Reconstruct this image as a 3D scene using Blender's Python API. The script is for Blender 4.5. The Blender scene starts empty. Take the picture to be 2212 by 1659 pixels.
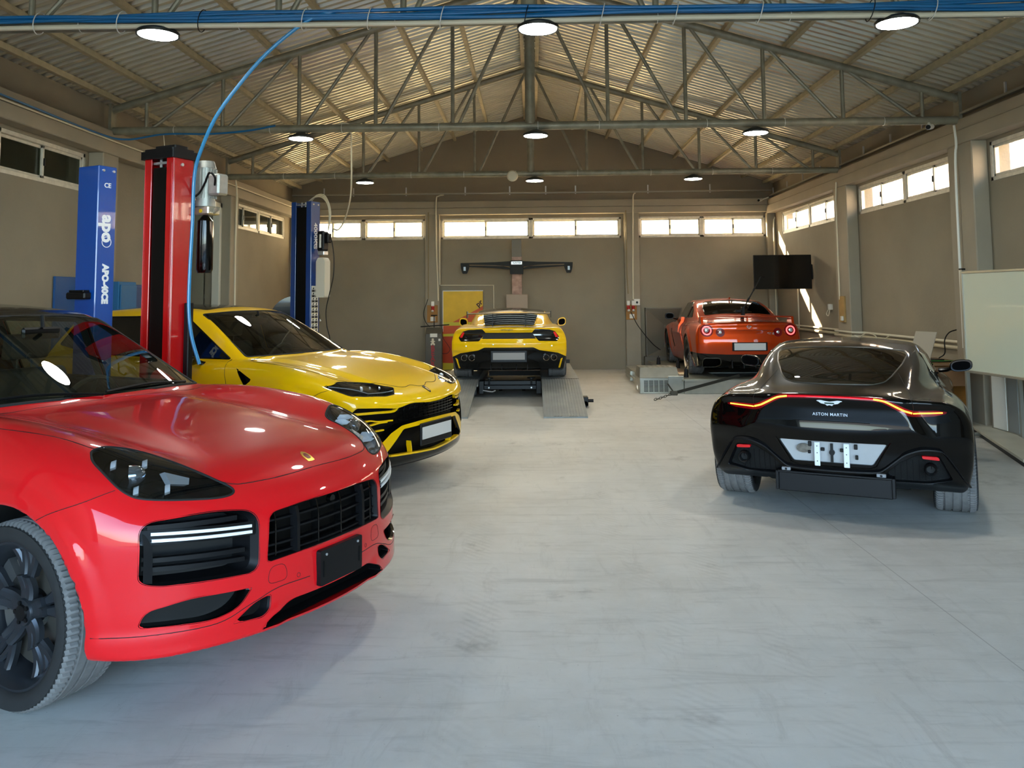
import bpy, math, random
import numpy as np
from mathutils import Matrix, Vector
random.seed(7)
RNG = np.random.default_rng(5)
PI = math.pi
scene = bpy.context.scene
COL = scene.collection

# ------------------------------------------------------------------ camera
cam_data = bpy.data.cameras.new('camera')
cam = bpy.data.objects.new('camera', cam_data)
COL.objects.link(cam)
CAM_H, YAW, PITCH, ROLL = 1.681, .0232, .0804, .0083
_fw = Vector((-math.sin(YAW)*math.cos(PITCH), math.cos(YAW)*math.cos(PITCH), math.sin(PITCH)))
_r = Vector((math.cos(YAW), math.sin(YAW), 0)); _u = _r.cross(_fw)
_R = math.cos(ROLL)*_r - math.sin(ROLL)*_u
_U = math.sin(ROLL)*_r + math.cos(ROLL)*_u
cam.matrix_world = Matrix(((_R.x, _U.x, -_fw.x, 0), (_R.y, _U.y, -_fw.y, 0), (_R.z, _U.z, -_fw.z, CAM_H), (0, 0, 0, 1)))
cam_data.sensor_fit = 'HORIZONTAL'; cam_data.sensor_width = 36.0
cam_data.lens = 36.0*1800/2212
cam_data.shift_y = -(829.5-498.0)/2212
cam_data.clip_start = .05; cam_data.clip_end = 300
scene.camera = cam

# ------------------------------------------------------------------ light
SKY_STRENGTH = 23.0
SUN_STRENGTH = 30.0
LAMP_STRENGTH = 42.0
EXPOSURE = 1.55
world = bpy.data.worlds.new('sky'); scene.world = world; world.use_nodes = True
wn = world.node_tree.nodes; wl = world.node_tree.links
bg = wn['Background']
sky = wn.new('ShaderNodeTexSky'); sky.sky_type = 'HOSEK_WILKIE'
sky.sun_direction = (-.62, .62, .48); sky.turbidity = 3.2; sky.ground_albedo = .45
wl.new(sky.outputs[0], bg.inputs[0]); bg.inputs[1].default_value = SKY_STRENGTH
sun_d = bpy.data.lights.new('sun_offscreen', 'SUN'); sun_d.energy = SUN_STRENGTH; sun_d.angle = .0093; sun_d.color = (1, .90, .74)
sun = bpy.data.objects.new('sun_offscreen', sun_d); COL.objects.link(sun)
sun.rotation_euler = Vector((1, -1, -.78)).to_track_quat('-Z', 'Y').to_euler()
sun.location = (-20, 40, 25)
vs = scene.view_settings
vs.view_transform = 'Standard'; vs.look = 'None'; vs.gamma = 1; vs.use_curve_mapping = False; vs.exposure = EXPOSURE

# ------------------------------------------------------------------ materials
MATS = {}
def lin(c):
    if isinstance(c, str):
        c = [int(c[i:i+2], 16)/255 for i in (0, 2, 4)]
    return tuple(v/12.92 if v <= .04045 else ((v+.055)/1.055)**2.4 for v in c)
def mat(name, col='808080', rough=.5, metal=0., coat=0., noise=None, bump=None, alpha=1., spec=.5, trans=0., emit=None, estr=0., flakes=0, coat_rough=.03):
    """noise=(scale, amount[, second colour]); bump=(scale, strength)"""
    if name in MATS: return MATS[name]
    m = bpy.data.materials.new(name); m.use_nodes = True
    nt = m.node_tree; n = nt.nodes; L = nt.links; b = n['Principled BSDF']
    c = (*lin(col), 1)
    b.inputs['Base Color'].default_value = c; b.inputs['Roughness'].default_value = rough
    b.inputs['Metallic'].default_value = metal; b.inputs['Coat Weight'].default_value = coat
    b.inputs['Coat Roughness'].default_value = coat_rough
    b.inputs['Specular IOR Level'].default_value = spec; b.inputs['Alpha'].default_value = alpha
    b.inputs['Transmission Weight'].default_value = trans
    tc = n.new('ShaderNodeTexCoord')
    if noise:
        t = n.new('ShaderNodeTexNoise'); t.inputs['Scale'].default_value = noise[0]; t.inputs['Detail'].default_value = 6
        L.new(tc.outputs['Object'], t.inputs['Vector'])
        r = n.new('ShaderNodeMapRange'); r.inputs['From Min'].default_value = .32; r.inputs['From Max'].default_value = .68
        r.inputs['To Min'].default_value = 0; r.inputs['To Max'].default_value = 1
        L.new(t.outputs['Fac'], r.inputs['Value'])
        mx = n.new('ShaderNodeMix'); mx.data_type = 'RGBA'
        c2 = (*lin(noise[2]), 1) if len(noise) > 2 else tuple(v*(1-noise[1]) for v in c[:3])+(1,)
        c1 = c if len(noise) > 2 else tuple(min(1, v*(1+noise[1])) for v in c[:3])+(1,)
        mx.inputs['A'].default_value = c1; mx.inputs['B'].default_value = c2
        L.new(r.outputs['Result'], mx.inputs['Factor']); L.new(mx.outputs['Result'], b.inputs['Base Color'])
    if bump:
        t = n.new('ShaderNodeTexNoise'); t.inputs['Scale'].default_value = bump[0]; t.inputs['Detail'].default_value = 4
        L.new(tc.outputs['Object'], t.inputs['Vector'])
        bp = n.new('ShaderNodeBump'); bp.inputs['Strength'].default_value = bump[1]; bp.inputs['Distance'].default_value = .01
        L.new(t.outputs['Fac'], bp.inputs['Height']); L.new(bp.outputs['Normal'], b.inputs['Normal'])
    if emit:
        b.inputs['Emission Color'].default_value = (*lin(emit), 1); b.inputs['Emission Strength'].default_value = estr
    MATS[name] = m
    return m
def glass(name, tint='ffffff', rough=.0, refl=1.0, opacity=0.0, body='101010', trans_col=None):
    """thin window glass: tinted see-through + fresnel reflection (+ some dust/translucency)"""
    if name in MATS: return MATS[name]
    m = bpy.data.materials.new(name); m.use_nodes = True
    nt = m.node_tree; n = nt.nodes; L = nt.links
    for x in list(n): n.remove(x)
    out = n.new('ShaderNodeOutputMaterial')
    tr = n.new('ShaderNodeBsdfTransparent'); tr.inputs[0].default_value = (*lin(tint), 1)
    gl = n.new('ShaderNodeBsdfGlossy'); gl.inputs['Roughness'].default_value = rough
    # Schlick reflectance that is the same from both sides of the thin pane
    lw = n.new('ShaderNodeLayerWeight'); lw.inputs['Blend'].default_value = .5
    pw = n.new('ShaderNodeMath'); pw.operation = 'POWER'; pw.inputs[1].default_value = 5.; L.new(lw.outputs['Facing'], pw.inputs[0])
    mul = n.new('ShaderNodeMath'); mul.operation = 'MULTIPLY_ADD'; mul.inputs[1].default_value = .94*refl; mul.inputs[2].default_value = .06*refl; mul.use_clamp = True
    L.new(pw.outputs[0], mul.inputs[0])
    base = tr
    if opacity > 0:
        df = n.new('ShaderNodeBsdfTranslucent' if trans_col else 'ShaderNodeBsdfDiffuse'); df.inputs[0].default_value = (*lin(trans_col or body), 1)
        ms = n.new('ShaderNodeMixShader'); ms.inputs[0].default_value = opacity
        L.new(tr.outputs[0], ms.inputs[1]); L.new(df.outputs[0], ms.inputs[2]); base = ms
    mx = n.new('ShaderNodeMixShader')
    L.new(mul.outputs[0], mx.inputs[0]); L.new(base.outputs[0], mx.inputs[1]); L.new(gl.outputs[0], mx.inputs[2])
    L.new(mx.outputs[0], out.inputs[0])
    MATS[name] = m
    return m

# ------------------------------------------------------------------ mesh helpers
def link(name, me, parent=None, loc=None):
    o = bpy.data.objects.new(name, me); COL.objects.link(o)
    if parent is not None: o.parent = parent
    if loc is not None: o.location = loc
    return o
def tag(o, label, cat, group=None):
    o['label'] = label; o['category'] = cat
    if group: o['group'] = group
    return o
def struct(o): o['kind'] = 'structure'; return o
def thing(name, label, cat, loc=(0, 0, 0), rz=0., group=None):
    o = bpy.data.objects.new(name, None); COL.objects.link(o); o.empty_display_size = .1
    o.location = loc; o.rotation_euler = (0, 0, rz)
    return tag(o, label, cat, group)
def frame_of(d):
    d = np.asarray(d, float); d = d/(np.linalg.norm(d)+1e-12)
    a = np.array([0, 0, 1.]) if abs(d[2]) < .9 else np.array([1., 0, 0])
    u = np.cross(a, d); u /= np.linalg.norm(u); v = np.cross(d, u)
    return d, u, v
class MB:
    """collects faces of one part; build() links it as one mesh object"""
    def __init__(s): s.v = []; s.f = []; s.m = []
    def add(s, V, Fc, mi=0):
        k = len(s.v); s.v.extend([tuple(map(float, p)) for p in V]); s.f.extend([tuple(int(i)+k for i in f) for f in Fc]); s.m.extend([mi]*len(Fc)); return s
    def box(s, lo, hi, mi=0, bev=0.):
        x0, y0, z0 = lo; x1, y1, z1 = hi
        if bev <= 0:
            V = [(x0, y0, z0), (x1, y0, z0), (x1, y1, z0), (x0, y1, z0), (x0, y0, z1), (x1, y0, z1), (x1, y1, z1), (x0, y1, z1)]
            return s.add(V, [(0, 3, 2, 1), (4, 5, 6, 7), (0, 1, 5, 4), (1, 2, 6, 5), (2, 3, 7, 6), (3, 0, 4, 7)], mi)
        b = min(bev, (x1-x0)/2.01, (y1-y0)/2.01, (z1-z0)/2.01); V = []; idx = {}
        for i, X in enumerate((x0, x1)):
            for j, Y in enumerate((y0, y1)):
                for k, Z in enumerate((z0, z1)):
                    sx, sy, sz = (1, -1)[i], (1, -1)[j], (1, -1)[k]
                    for a, p in enumerate(((X, Y+sy*b, Z+sz*b), (X+sx*b, Y, Z+sz*b), (X+sx*b, Y+sy*b, Z))):
                        idx[i, j, k, a] = len(V); V.append(p)
        c = idx; Fc = []
        for i in (0, 1):
            q = [c[i, 0, 0, 0], c[i, 1, 0, 0], c[i, 1, 1, 0], c[i, 0, 1, 0]]; Fc.append(q if i else q[::-1])
            q = [c[0, i, 0, 1], c[0, i, 1, 1], c[1, i, 1, 1], c[1, i, 0, 1]]; Fc.append(q if i else q[::-1])
            q = [c[0, 0, i, 2], c[1, 0, i, 2], c[1, 1, i, 2], c[0, 1, i, 2]]; Fc.append(q if i else q[::-1])
        for j in (0, 1):
            for k in (0, 1):
                q = [c[0, j, k, 1], c[0, j, k, 2], c[1, j, k, 2], c[1, j, k, 1]]; Fc.append(q if j == k else q[::-1])
                q = [c[j, 0, k, 0], c[j, 0, k, 2], c[j, 1, k, 2], c[j, 1, k, 0]]; Fc.append(q[::-1] if j == k else q)
                q = [c[j, k, 0, 0], c[j, k, 0, 1], c[j, k, 1, 1], c[j, k, 1, 0]]; Fc.append(q if j == k else q[::-1])
        for i in (0, 1):
            for j in (0, 1):
                for k in (0, 1):
                    q = [c[i, j, k, 0], c[i, j, k, 1], c[i, j, k, 2]]; Fc.append(q if (i+j+k) % 2 else q[::-1])
        return s.add(V, Fc, mi)
    def cyl(s, a, b, r, n=12, r2=None, caps=True, mi=0):
        a = np.asarray(a, float); b = np.asarray(b, float); d, u, v = frame_of(b-a); r2 = r if r2 is None else r2
        t = np.arange(n)*2*PI/n; ring = np.cos(t)[:, None]*u+np.sin(t)[:, None]*v
        V = np.vstack([a+ring*r, b+ring*r2])
        Fc = [(i, (i+1) % n, n+(i+1) % n, n+i) for i in range(n)]
        if caps: Fc += [tuple(range(n))[::-1], tuple(range(n, 2*n))]
        return s.add(V, Fc, mi)
    def tube(s, P, r, n=8, closed=False, mi=0, caps=True):
        P = np.asarray(P, float); m = len(P)
        T = np.gradient(P, axis=0) if not closed else np.roll(P, -1, 0)-np.roll(P, 1, 0)
        T /= np.linalg.norm(T, axis=1)[:, None]+1e-12
        _, u, _ = frame_of(T[0]); V = []; t = np.arange(n)*2*PI/n
        rr = np.broadcast_to(np.asarray(r, float), (m,))
        for i in range(m):
            u = u-T[i]*(u@T[i]); u /= np.linalg.norm(u)+1e-12; w = np.cross(T[i], u)
            V.append(P[i]+rr[i]*(np.cos(t)[:, None]*u+np.sin(t)[:, None]*w))
        Fc = []
        for i in range(m if closed else m-1):
            a, b = i*n, ((i+1) % m)*n
            Fc += [(a+j, a+(j+1) % n, b+(j+1) % n, b+j) for j in range(n)]
        if caps and not closed: Fc += [tuple(range(n))[::-1], tuple(range((m-1)*n, m*n))]
        return s.add(np.vstack(V), Fc, mi)
    def lathe(s, prof, a=(0, 0, 0), axis=(0, 0, 1), n=32, mi=0, closed=False):
        """prof: (radius, height along axis)"""
        d, u, v = frame_of(axis); a = np.asarray(a, float); t = np.arange(n)*2*PI/n
        ring = np.cos(t)[:, None]*u+np.sin(t)[:, None]*v
        V = np.vstack([a+ring*r+d*h for r, h in prof]); m = len(prof); Fc = []
        for i in range(m if closed else m-1):
            p, q = i*n, ((i+1) % m)*n
            Fc += [(p+j, p+(j+1) % n, q+(j+1) % n, q+j) for j in range(n)]
        return s.add(V, Fc, mi)
    def prism(s, out2, h0, h1, ax='z', mi=0):
        """closed 2D outline extruded; ax: axis of extrusion. 2D axes: z->(x,y) y->(x,z) x->(y,z)"""
        n = len(out2)
        def P(p, h): return (p[0], p[1], h) if ax == 'z' else ((p[0], h, p[1]) if ax == 'y' else (h, p[0], p[1]))
        V = [P(p, h0) for p in out2]+[P(p, h1) for p in out2]
        Fc = [(i, (i+1) % n, n+(i+1) % n, n+i) for i in range(n)]+[tuple(range(n))[::-1], tuple(range(n, 2*n))]
        return s.add(V, Fc, mi)
    def strip(s, A, B, closed=False, mi=0):
        """quads between two polylines of equal length"""
        n = len(A); V = list(A)+list(B)
        return s.add(V, [(i, (i+1) % n, n+(i+1) % n, n+i) for i in range(n if closed else n-1)], mi)
    def mesh(s, mats, smooth=35):
        me = bpy.data.meshes.new('m'); me.from_pydata(s.v, [], s.f)
        for m_ in (mats if isinstance(mats, (list, tuple)) else [mats]): me.materials.append(m_)
        if any(s.m): me.polygons.foreach_set('material_index', s.m)
        if smooth:
            me.shade_smooth(); me.set_sharp_from_angle(angle=math.radians(smooth))
        me.update(); return me
    def build(s, name, mats, parent=None, loc=None, smooth=35, fix=True):
        me = s.mesh(mats, smooth)
        if fix:
            import bmesh
            b = bmesh.new(); b.from_mesh(me); bmesh.ops.recalc_face_normals(b, faces=b.faces); b.to_mesh(me); b.free()
            if smooth: me.set_sharp_from_angle(angle=math.radians(smooth))
        return link(name, me, parent, loc)
def cr(P, n=8, closed=False):
    """Catmull-Rom through points"""
    P = np.asarray(P, float); m = len(P); out = []
    for i in range(m if closed else m-1):
        if closed: p0, p1, p2, p3 = P[i-1], P[i], P[(i+1) % m], P[(i+2) % m]
        else:
            p1, p2 = P[i], P[i+1]; p0 = P[i-1] if i else 2*p1-p2; p3 = P[i+2] if i+2 < m else 2*p2-p1
        for t in np.arange(n)/n:
            out.append(.5*(2*p1+(p2-p0)*t+(2*p0-5*p1+4*p2-p3)*t*t+(3*p1-p0-3*p2+p3)*t**3))
    if not closed: out.append(P[-1])
    return np.array(out)
def rnd(P, r, n=5):
    """closed polygon with rounded corners (r scalar or per corner)"""
    P = np.asarray(P, float); m = len(P); out = []
    rr = np.broadcast_to(np.asarray(r, float), (m,))
    for i in range(m):
        a, b, c = P[i-1], P[i], P[(i+1) % m]
        u = a-b; v = c-b; lu, lv = np.linalg.norm(u), np.linalg.norm(v); k = min(rr[i], lu*.49, lv*.49)
        if k <= 0: out.append(b); continue
        p, q = b+u/lu*k, b+v/lv*k
        for t in np.linspace(0, 1, n): out.append((1-t)**2*p+2*t*(1-t)*b+t*t*q)
    return np.array(out)
def text_mesh(txt, size, depth=.002, bold=0., spacing=1.):
    cu = bpy.data.curves.new('t', 'FONT'); cu.body = txt; cu.size = size; cu.extrude = depth; cu.align_x = 'CENTER'; cu.align_y = 'CENTER'
    cu.offset = bold; cu.space_character = spacing; cu.resolution_u = 3
    o = bpy.data.objects.new('t', cu); COL.objects.link(o)
    bpy.context.view_layer.update()
    me = bpy.data.meshes.new_from_object(o.evaluated_get(bpy.context.evaluated_depsgraph_get()))
    bpy.data.objects.remove(o); bpy.data.curves.remove(cu)
    return me
def text(name, txt, size, m, parent, pos, right, up, depth=.002, bold=0., spacing=1., sx=1.):
    """lettering as a mesh whose baseline runs along right"""
    me = text_mesh(txt, size, depth, bold, spacing)
    R_ = Vector(right).normalized(); U_ = Vector(up); U_ = (U_-R_*U_.dot(R_)).normalized(); N_ = R_.cross(U_)
    R_ = R_*sx
    me.transform(Matrix(((R_.x, U_.x, N_.x, pos[0]), (R_.y, U_.y, N_.y, pos[1]), (R_.z, U_.z, N_.z, pos[2]), (0, 0, 0, 1))))
    me.materials.clear(); me.materials.append(m)
    return link(name, me, parent)
def copy_tree(o, parent=None):
    c = o.copy(); COL.objects.link(c); c.parent = parent
    for ch in o.children: copy_tree(ch, c)
    return c
# ================================================================== ROOM
XW, YB, YF = 5.70, 19.65, -3.4          # inner planes of side walls, back wall, front wall
ZE, ZR, SL = 4.32, 6.03, .3             # eave, ridge, roof slope
def roofz(x): return ZR-SL*abs(x)

def floor_material():
    m = bpy.data.materials.new('polished_concrete'); m.use_nodes = True
    nt = m.node_tree; n = nt.nodes; L = nt.links; b = n['Principled BSDF']
    tc = n.new('ShaderNodeTexCoord')
    def noise(scale, det=8, rough=.6, vec=None, dist=0.):
        t = n.new('ShaderNodeTexNoise'); t.inputs['Scale'].default_value = scale; t.inputs['Detail'].default_value = det
        t.inputs['Roughness'].default_value = rough; t.inputs['Distortion'].default_value = dist
        L.new(vec if vec is not None else tc.outputs['Object'], t.inputs['Vector']); return t.outputs['Fac']
    def ramp(fac, a, b_, inv=False):
        r = n.new('ShaderNodeMapRange'); r.inputs['From Min'].default_value = a; r.inputs['From Max'].default_value = b_
        if inv: r.inputs['To Min'].default_value = 1; r.inputs['To Max'].default_value = 0
        L.new(fac, r.inputs['Value']); return r.outputs['Result']
    def mix(f, A, B):
        x = n.new('ShaderNodeMix'); x.data_type = 'RGBA'
        if f is not None:
            if isinstance(f, (int, float)): x.inputs['Factor'].default_value = f
            else: L.new(f, x.inputs['Factor'])
        for k, v in (('A', A), ('B', B)):
            if isinstance(v, str): x.inputs[k].default_value = (*lin(v), 1)
            else: L.new(v, x.inputs[k])
        return x.outputs['Result']
    def math_(op, a, b_):
        x = n.new('ShaderNodeMath'); x.operation = op
        for i, v in enumerate((a, b_)):
            if isinstance(v, (int, float)): x.inputs[i].default_value = v
            else: L.new(v, x.inputs[i])
        return x.outputs[0]
    base = mix(ramp(noise(.55, 8), .35, .65), 'd2d1ca', 'bfbeb7')
    base = mix(math_('MULTIPLY', ramp(noise(5., 10, .7), .45, .75), .45), base, 'dcdbd6')
    # trowel scuffs: stretched noise in two directions
    mp = n.new('ShaderNodeMapping'); mp.inputs['Scale'].default_value = (1.2, 9, 1); mp.inputs['Rotation'].default_value = (0, 0, .5)
    L.new(tc.outputs['Object'], mp.inputs['Vector'])
    base = mix(math_('MULTIPLY', ramp(noise(1.3, 9, .72, mp.outputs[0], .6), .52, .78), .7), base, '9f9e97')
    mp2 = n.new('ShaderNodeMapping'); mp2.inputs['Scale'].default_value = (7, 1.4, 1); mp2.inputs['Rotation'].default_value = (0, 0, -.3)
    L.new(tc.outputs['Object'], mp2.inputs['Vector'])
    base = mix(math_('MULTIPLY', ramp(noise(1.1, 9, .75, mp2.outputs[0], .8), .54, .80), .6), base, 'a6a49d')
    # dark blotches (oil / footprints)
    bl = math_('MULTIPLY', ramp(noise(1.6, 5, .6), .6, .74), ramp(noise(9., 6, .7), .42, .62))
    base = mix(math_('MULTIPLY', bl, .7), base, '7a7873')
    sp = ramp(noise(60., 2, .5), .73, .78)
    base = mix(math_('MULTIPLY', sp, .5), base, '6a6862')
    # rubber tyre tracks along the aisle
    sep = n.new('ShaderNodeSeparateXYZ'); L.new(tc.outputs['Object'], sep.inputs[0])
    wob = math_('MULTIPLY', math_('SUBTRACT', noise(.12, 2), .5), 1.6)
    xx = math_('ADD', sep.outputs['X'], wob)
    tracks = None
    for cx, w in ((-.42, .13), (.62, .12), (1.1, .1)):
        d = math_('ABSOLUTE', math_('SUBTRACT', xx, cx), 0.)
        t = ramp(d, w*.6, w, True)
        tracks = t if tracks is None else math_('MAXIMUM', tracks, t)
    rib = n.new('ShaderNodeTexWave'); rib.inputs['Scale'].default_value = 9.; rib.bands_direction = 'DIAGONAL'; rib.inputs['Distortion'].default_value = 1.2
    L.new(tc.outputs['Object'], rib.inputs['Vector'])
    tr = math_('MULTIPLY', tracks, math_('MULTIPLY', ramp(noise(.8, 6, .7), .42, .7), ramp(rib.outputs['Fac'], .2, .9)))
    base = mix(math_('MULTIPLY', tr, .28), base, '8a8882')
    # saw-cut control joints
    jl = None
    for ax, off, per in (('X', -2.18, 40.), ('Y', -6.62, 40.)):
        md = n.new('ShaderNodeMath'); md.operation = 'PINGPONG'; md.inputs[1].default_value = per/2
        L.new(math_('ADD', sep.outputs[ax], off), md.inputs[0])
        j = ramp(md.outputs[0], .0025, .0045, True); jl = j if jl is None else math_('MAXIMUM', jl, j)
    base = mix(math_('MULTIPLY', jl, .5), base, '807e78')
    L.new(base, b.inputs['Base Color'])
    L.new(math_('ADD', math_('MULTIPLY', noise(2.5, 6), .3), .38), b.inputs['Roughness'])
    b.inputs['Specular IOR Level'].default_value = .35
    bp = n.new('ShaderNodeBump'); bp.inputs['Strength'].default_value = .12; bp.inputs['Distance'].default_value = .01
    L.new(noise(14., 8, .7), bp.inputs['Height']); L.new(bp.outputs[0], b.inputs['Normal'])
    return m
M_floor = floor_material()
M_wall = mat('wall_plaster', '8c826f', .85, noise=(1.3, .07), bump=(35, .25))
M_pil = mat('pilaster_paint', '968c7a', .8, noise=(2, .05), bump=(30, .15))
M_beam = mat('beam_paint', '9c9280', .75, noise=(2, .05), bump=(20, .15))
M_sheet = mat('galvanised_sheet', 'cdc7b2', .30, metal=.5, noise=(3.2, .06), bump=(5, .10))
M_purlin = mat('purlin_steel', 'b3a98c', .55, metal=.1, noise=(9, .12))
M_steel = mat('truss_steel', '8b8775', .45, metal=.3, noise=(7, .2))
M_dark_steel = mat('dark_steel', '4c493f', .5, metal=.3, noise=(7, .25))
M_alu = mat('window_aluminium', 'cfc8b8', .5, metal=.1, noise=(14, .10))
M_black = mat('black_plastic', '080808', .45, spec=.25)
M_white = mat('white_plastic', 'dcdad0', .45)
M_cream = mat('cream_conduit', 'd2cab2', .5)
M_annex = mat('annex_paint', '6f6a58', .85, noise=(2, .1))
M_putty = mat('window_putty', 'd0c6b2', .9, noise=(30, .2), bump=(50, .6))

fl = struct(MB().box((-5.95, YF-.25, -.2), (5.95, YB+.25, 0)).build('floor', M_floor, smooth=0))
gr = struct(MB().box((-60, -60, -.4), (60, 70, -.21)).build('ground', mat('yard_asphalt', '5c5954', .9, noise=(.4, .12)), smooth=0))

def wall_cells(mb, axis, p0, p1, s0, s1, z0, z1, holes):
    S = sorted({s0, s1, *[h[0] for h in holes], *[h[1] for h in holes]}); Z = sorted({z0, z1, *[h[2] for h in holes], *[h[3] for h in holes]})
    for a, b in zip(S[:-1], S[1:]):
        for c, d in zip(Z[:-1], Z[1:]):
            ms, mz = (a+b)/2, (c+d)/2
            if any(h[0] < ms < h[1] and h[2] < mz < h[3] for h in holes): continue
            lo, hi = ((p0, a, c), (p1, b, d)) if axis == 'x' else ((a, p0, c), (b, p1, d))
            mb.box(lo, hi)
ZW0, ZW1 = 3.07, 3.56
RW = [(6.95, 10.38), (11.0, 14.56), (15.32, 19.0)]
LW = [(6.95, 10.44), (15.5, 19.05)]
BW = [(-5.45, -2.52), (-2.14, 2.12), (2.53, 5.5)]
# right wall
mb = MB(); wall_cells(mb, 'x', XW, XW+.25, YF, YB+.25, 0, ZE, [(a, b, ZW0, ZW1) for a, b in RW]); wr = struct(mb.build('wall_right', M_wall, smooth=0))
# left wall with the tall opening to the annex
mb = MB(); wall_cells(mb, 'x', -XW-.25, -XW, YF, YB+.25, 0, ZE, [(a, b, ZW0, ZW1) for a, b in LW]+[(12.9, 15.06, 0, 3.42)]); wlft = struct(mb.build('wall_left', M_wall, smooth=0))
# back wall with gable
mb = MB(); wall_cells(mb, 'y', YB, YB+.14, -XW, XW, 0, ZE, [(a, b, ZW0, ZW1) for a, b in BW])
mb.prism([(-XW, ZE), (XW, ZE), (XW, ZE+.05), (0, roofz(0)+.05), (-XW, ZE+.05)], YB, YB+.14, 'y'); wb = struct(mb.build('wall_back', M_wall, smooth=0))
# front wall: wide open roller-door opening behind the photographer
mb = MB(); wall_cells(mb, 'y', YF-.25, YF, -XW, XW, 0, ZE, [(-5.2, 5.2, 0, 4.1)])
mb.prism([(-XW, ZE), (XW, ZE), (0, roofz(0))], YF-.25, YF, 'y'); wf = struct(mb.build('wall_front', M_wall, smooth=0))
# pilasters and ring beams
PIL_Y = (2.12, 6.35, 10.40, 14.60)
for wobj, sgn in ((wr, 1), (wlft, -1)):
    for y in (2.12, 6.35, 10.42, 14.60) if sgn > 0 else (2.12, 6.35, 10.5, 15.08):
        w_ = .60 if sgn > 0 else .40
        lo = (min(sgn*XW, sgn*(XW-.2)), y, 0); hi = (max(sgn*XW, sgn*(XW-.2)), y+w_, ZW1+.04)
        MB().box(lo, hi, bev=.012).build('pilaster', M_pil, wobj)
    x0, x1 = sorted((sgn*XW, sgn*(XW-.2)))
    MB().box((x0, YF, 3.60), (x1, YB, 3.78), bev=.01).box((x0 if sgn < 0 else x0+.03, YF, 3.78), (x1 if sgn > 0 else x1-.03, YB, 3.93), bev=.01).build('ring_beam', M_beam, wobj)
for x in (-5.70, -2.50, 2.18, 5.5):
    w_ = .2 if abs(x) > 5 else .34
    MB().box((x, YB-.14, 0), (x+w_, YB, 3.66), bev=.01).build('pilaster', M_pil, wb)
MB().box((-XW, YB-.15, 3.64), (XW, YB, 3.80), bev=.012).box((-XW, YB-.12, 3.80), (XW, YB, 3.97), bev=.012).build('ring_beam', M_beam, wb)

# windows ------------------------------------------------------------
G_back = glass('frosted_pane', 'fff6e6', .25, .4, .5, trans_col='fff0d2')
G_right = glass('clear_pane', 'f4f6f6', .02, .6)
G_clear = glass('clear_back_pane', 'fff8ee', .1, .4, .22, trans_col='fff0d2')
G_left = glass('dusty_pane', 'b9c0b0', .04, 1.2, .12, body='6a6d5c')
wcount = [0]
def window(axis, plane, s0, s1, z0, z1, npair, gm, inward, open_pane=None):
    """frame with npair sliding pairs; plane = coordinate of the frame centre, inward = +1/-1 towards the room"""
    wcount[0] += 1
    root = struct(bpy.data.objects.new('window_%d' % wcount[0], None)); COL.objects.link(root)
    def B(mb, a, b, c, d, t0, t1):
        lo, hi = sorted((plane+inward*t0, plane+inward*t1))
        mb.box(*(((lo, a, c), (hi, b, d)) if axis == 'x' else ((a, lo, c), (b, hi, d))), bev=.004)
    f = MB(); W_ = (s1-s0)/npair
    for k in range(npair):
        a, b = s0+k*W_, s0+(k+1)*W_
        B(f, a, b, z0, z0+.05, -.04, .045); B(f, a, b, z1-.05, z1, -.04, .045); B(f, a, a+.05, z0, z1, -.04, .045); B(f, b-.05, b, z0, z1, -.04, .045)
    fr = f.build('window_frame', M_alu, root)
    pt = MB()
    for k in range(int((s1-s0)/.22)):
        a = s0+k*.22; hh = random.uniform(.012, .04)
        B(pt, a, min(a+.225, s1), z0-hh, z0+.004, -.03, .012+random.uniform(0, .02)); B(pt, a, min(a+.225, s1), z1-.004, z1+hh*.8, -.03, .012+random.uniform(0, .02))
    pt.build('putty', M_putty, root)
    for k in range(npair):
        a, b = s0+k*W_+.05, s0+(k+1)*W_-.05; mid = (a+b)/2
        for j, (p, q) in enumerate(((a, mid+.03), (mid-.03, b))):
            t = .018 if j else -.014
            sf = MB()
            B(sf, p, q, z0+.05, z0+.085, t-.014, t+.014); B(sf, p, q, z1-.085, z1-.05, t-.014, t+.014); B(sf, p, p+.035, z0+.05, z1-.05, t-.014, t+.014); B(sf, q-.035, q, z0+.05, z1-.05, t-.014, t+.014)
            s_ = sf.build('sash', M_alu, root)
            g = MB(); B(g, p+.03, q-.03, z0+.08, z1-.08, t-.003, t+.003); g.build('pane', gm, s_, smooth=0)
        h = MB(); c_ = mid-.005; B(h, c_-.012, c_+.012, (z0+z1)/2-.045, (z0+z1)/2+.045, .03, .05); h.build('window_catch', M_black, root)
    return root
for a, b in RW: window('x', XW+.05, a, b, ZW0, ZW1, 2, G_right, -1)
for i, (a, b) in enumerate(BW): window('y', YB+.05, a, b, ZW0, ZW1, 2, G_clear if i == 2 else G_back, -1)
for a, b in LW: window('x', -XW-.05, a, b, ZW0, ZW1, 2, G_left, 1)

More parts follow.
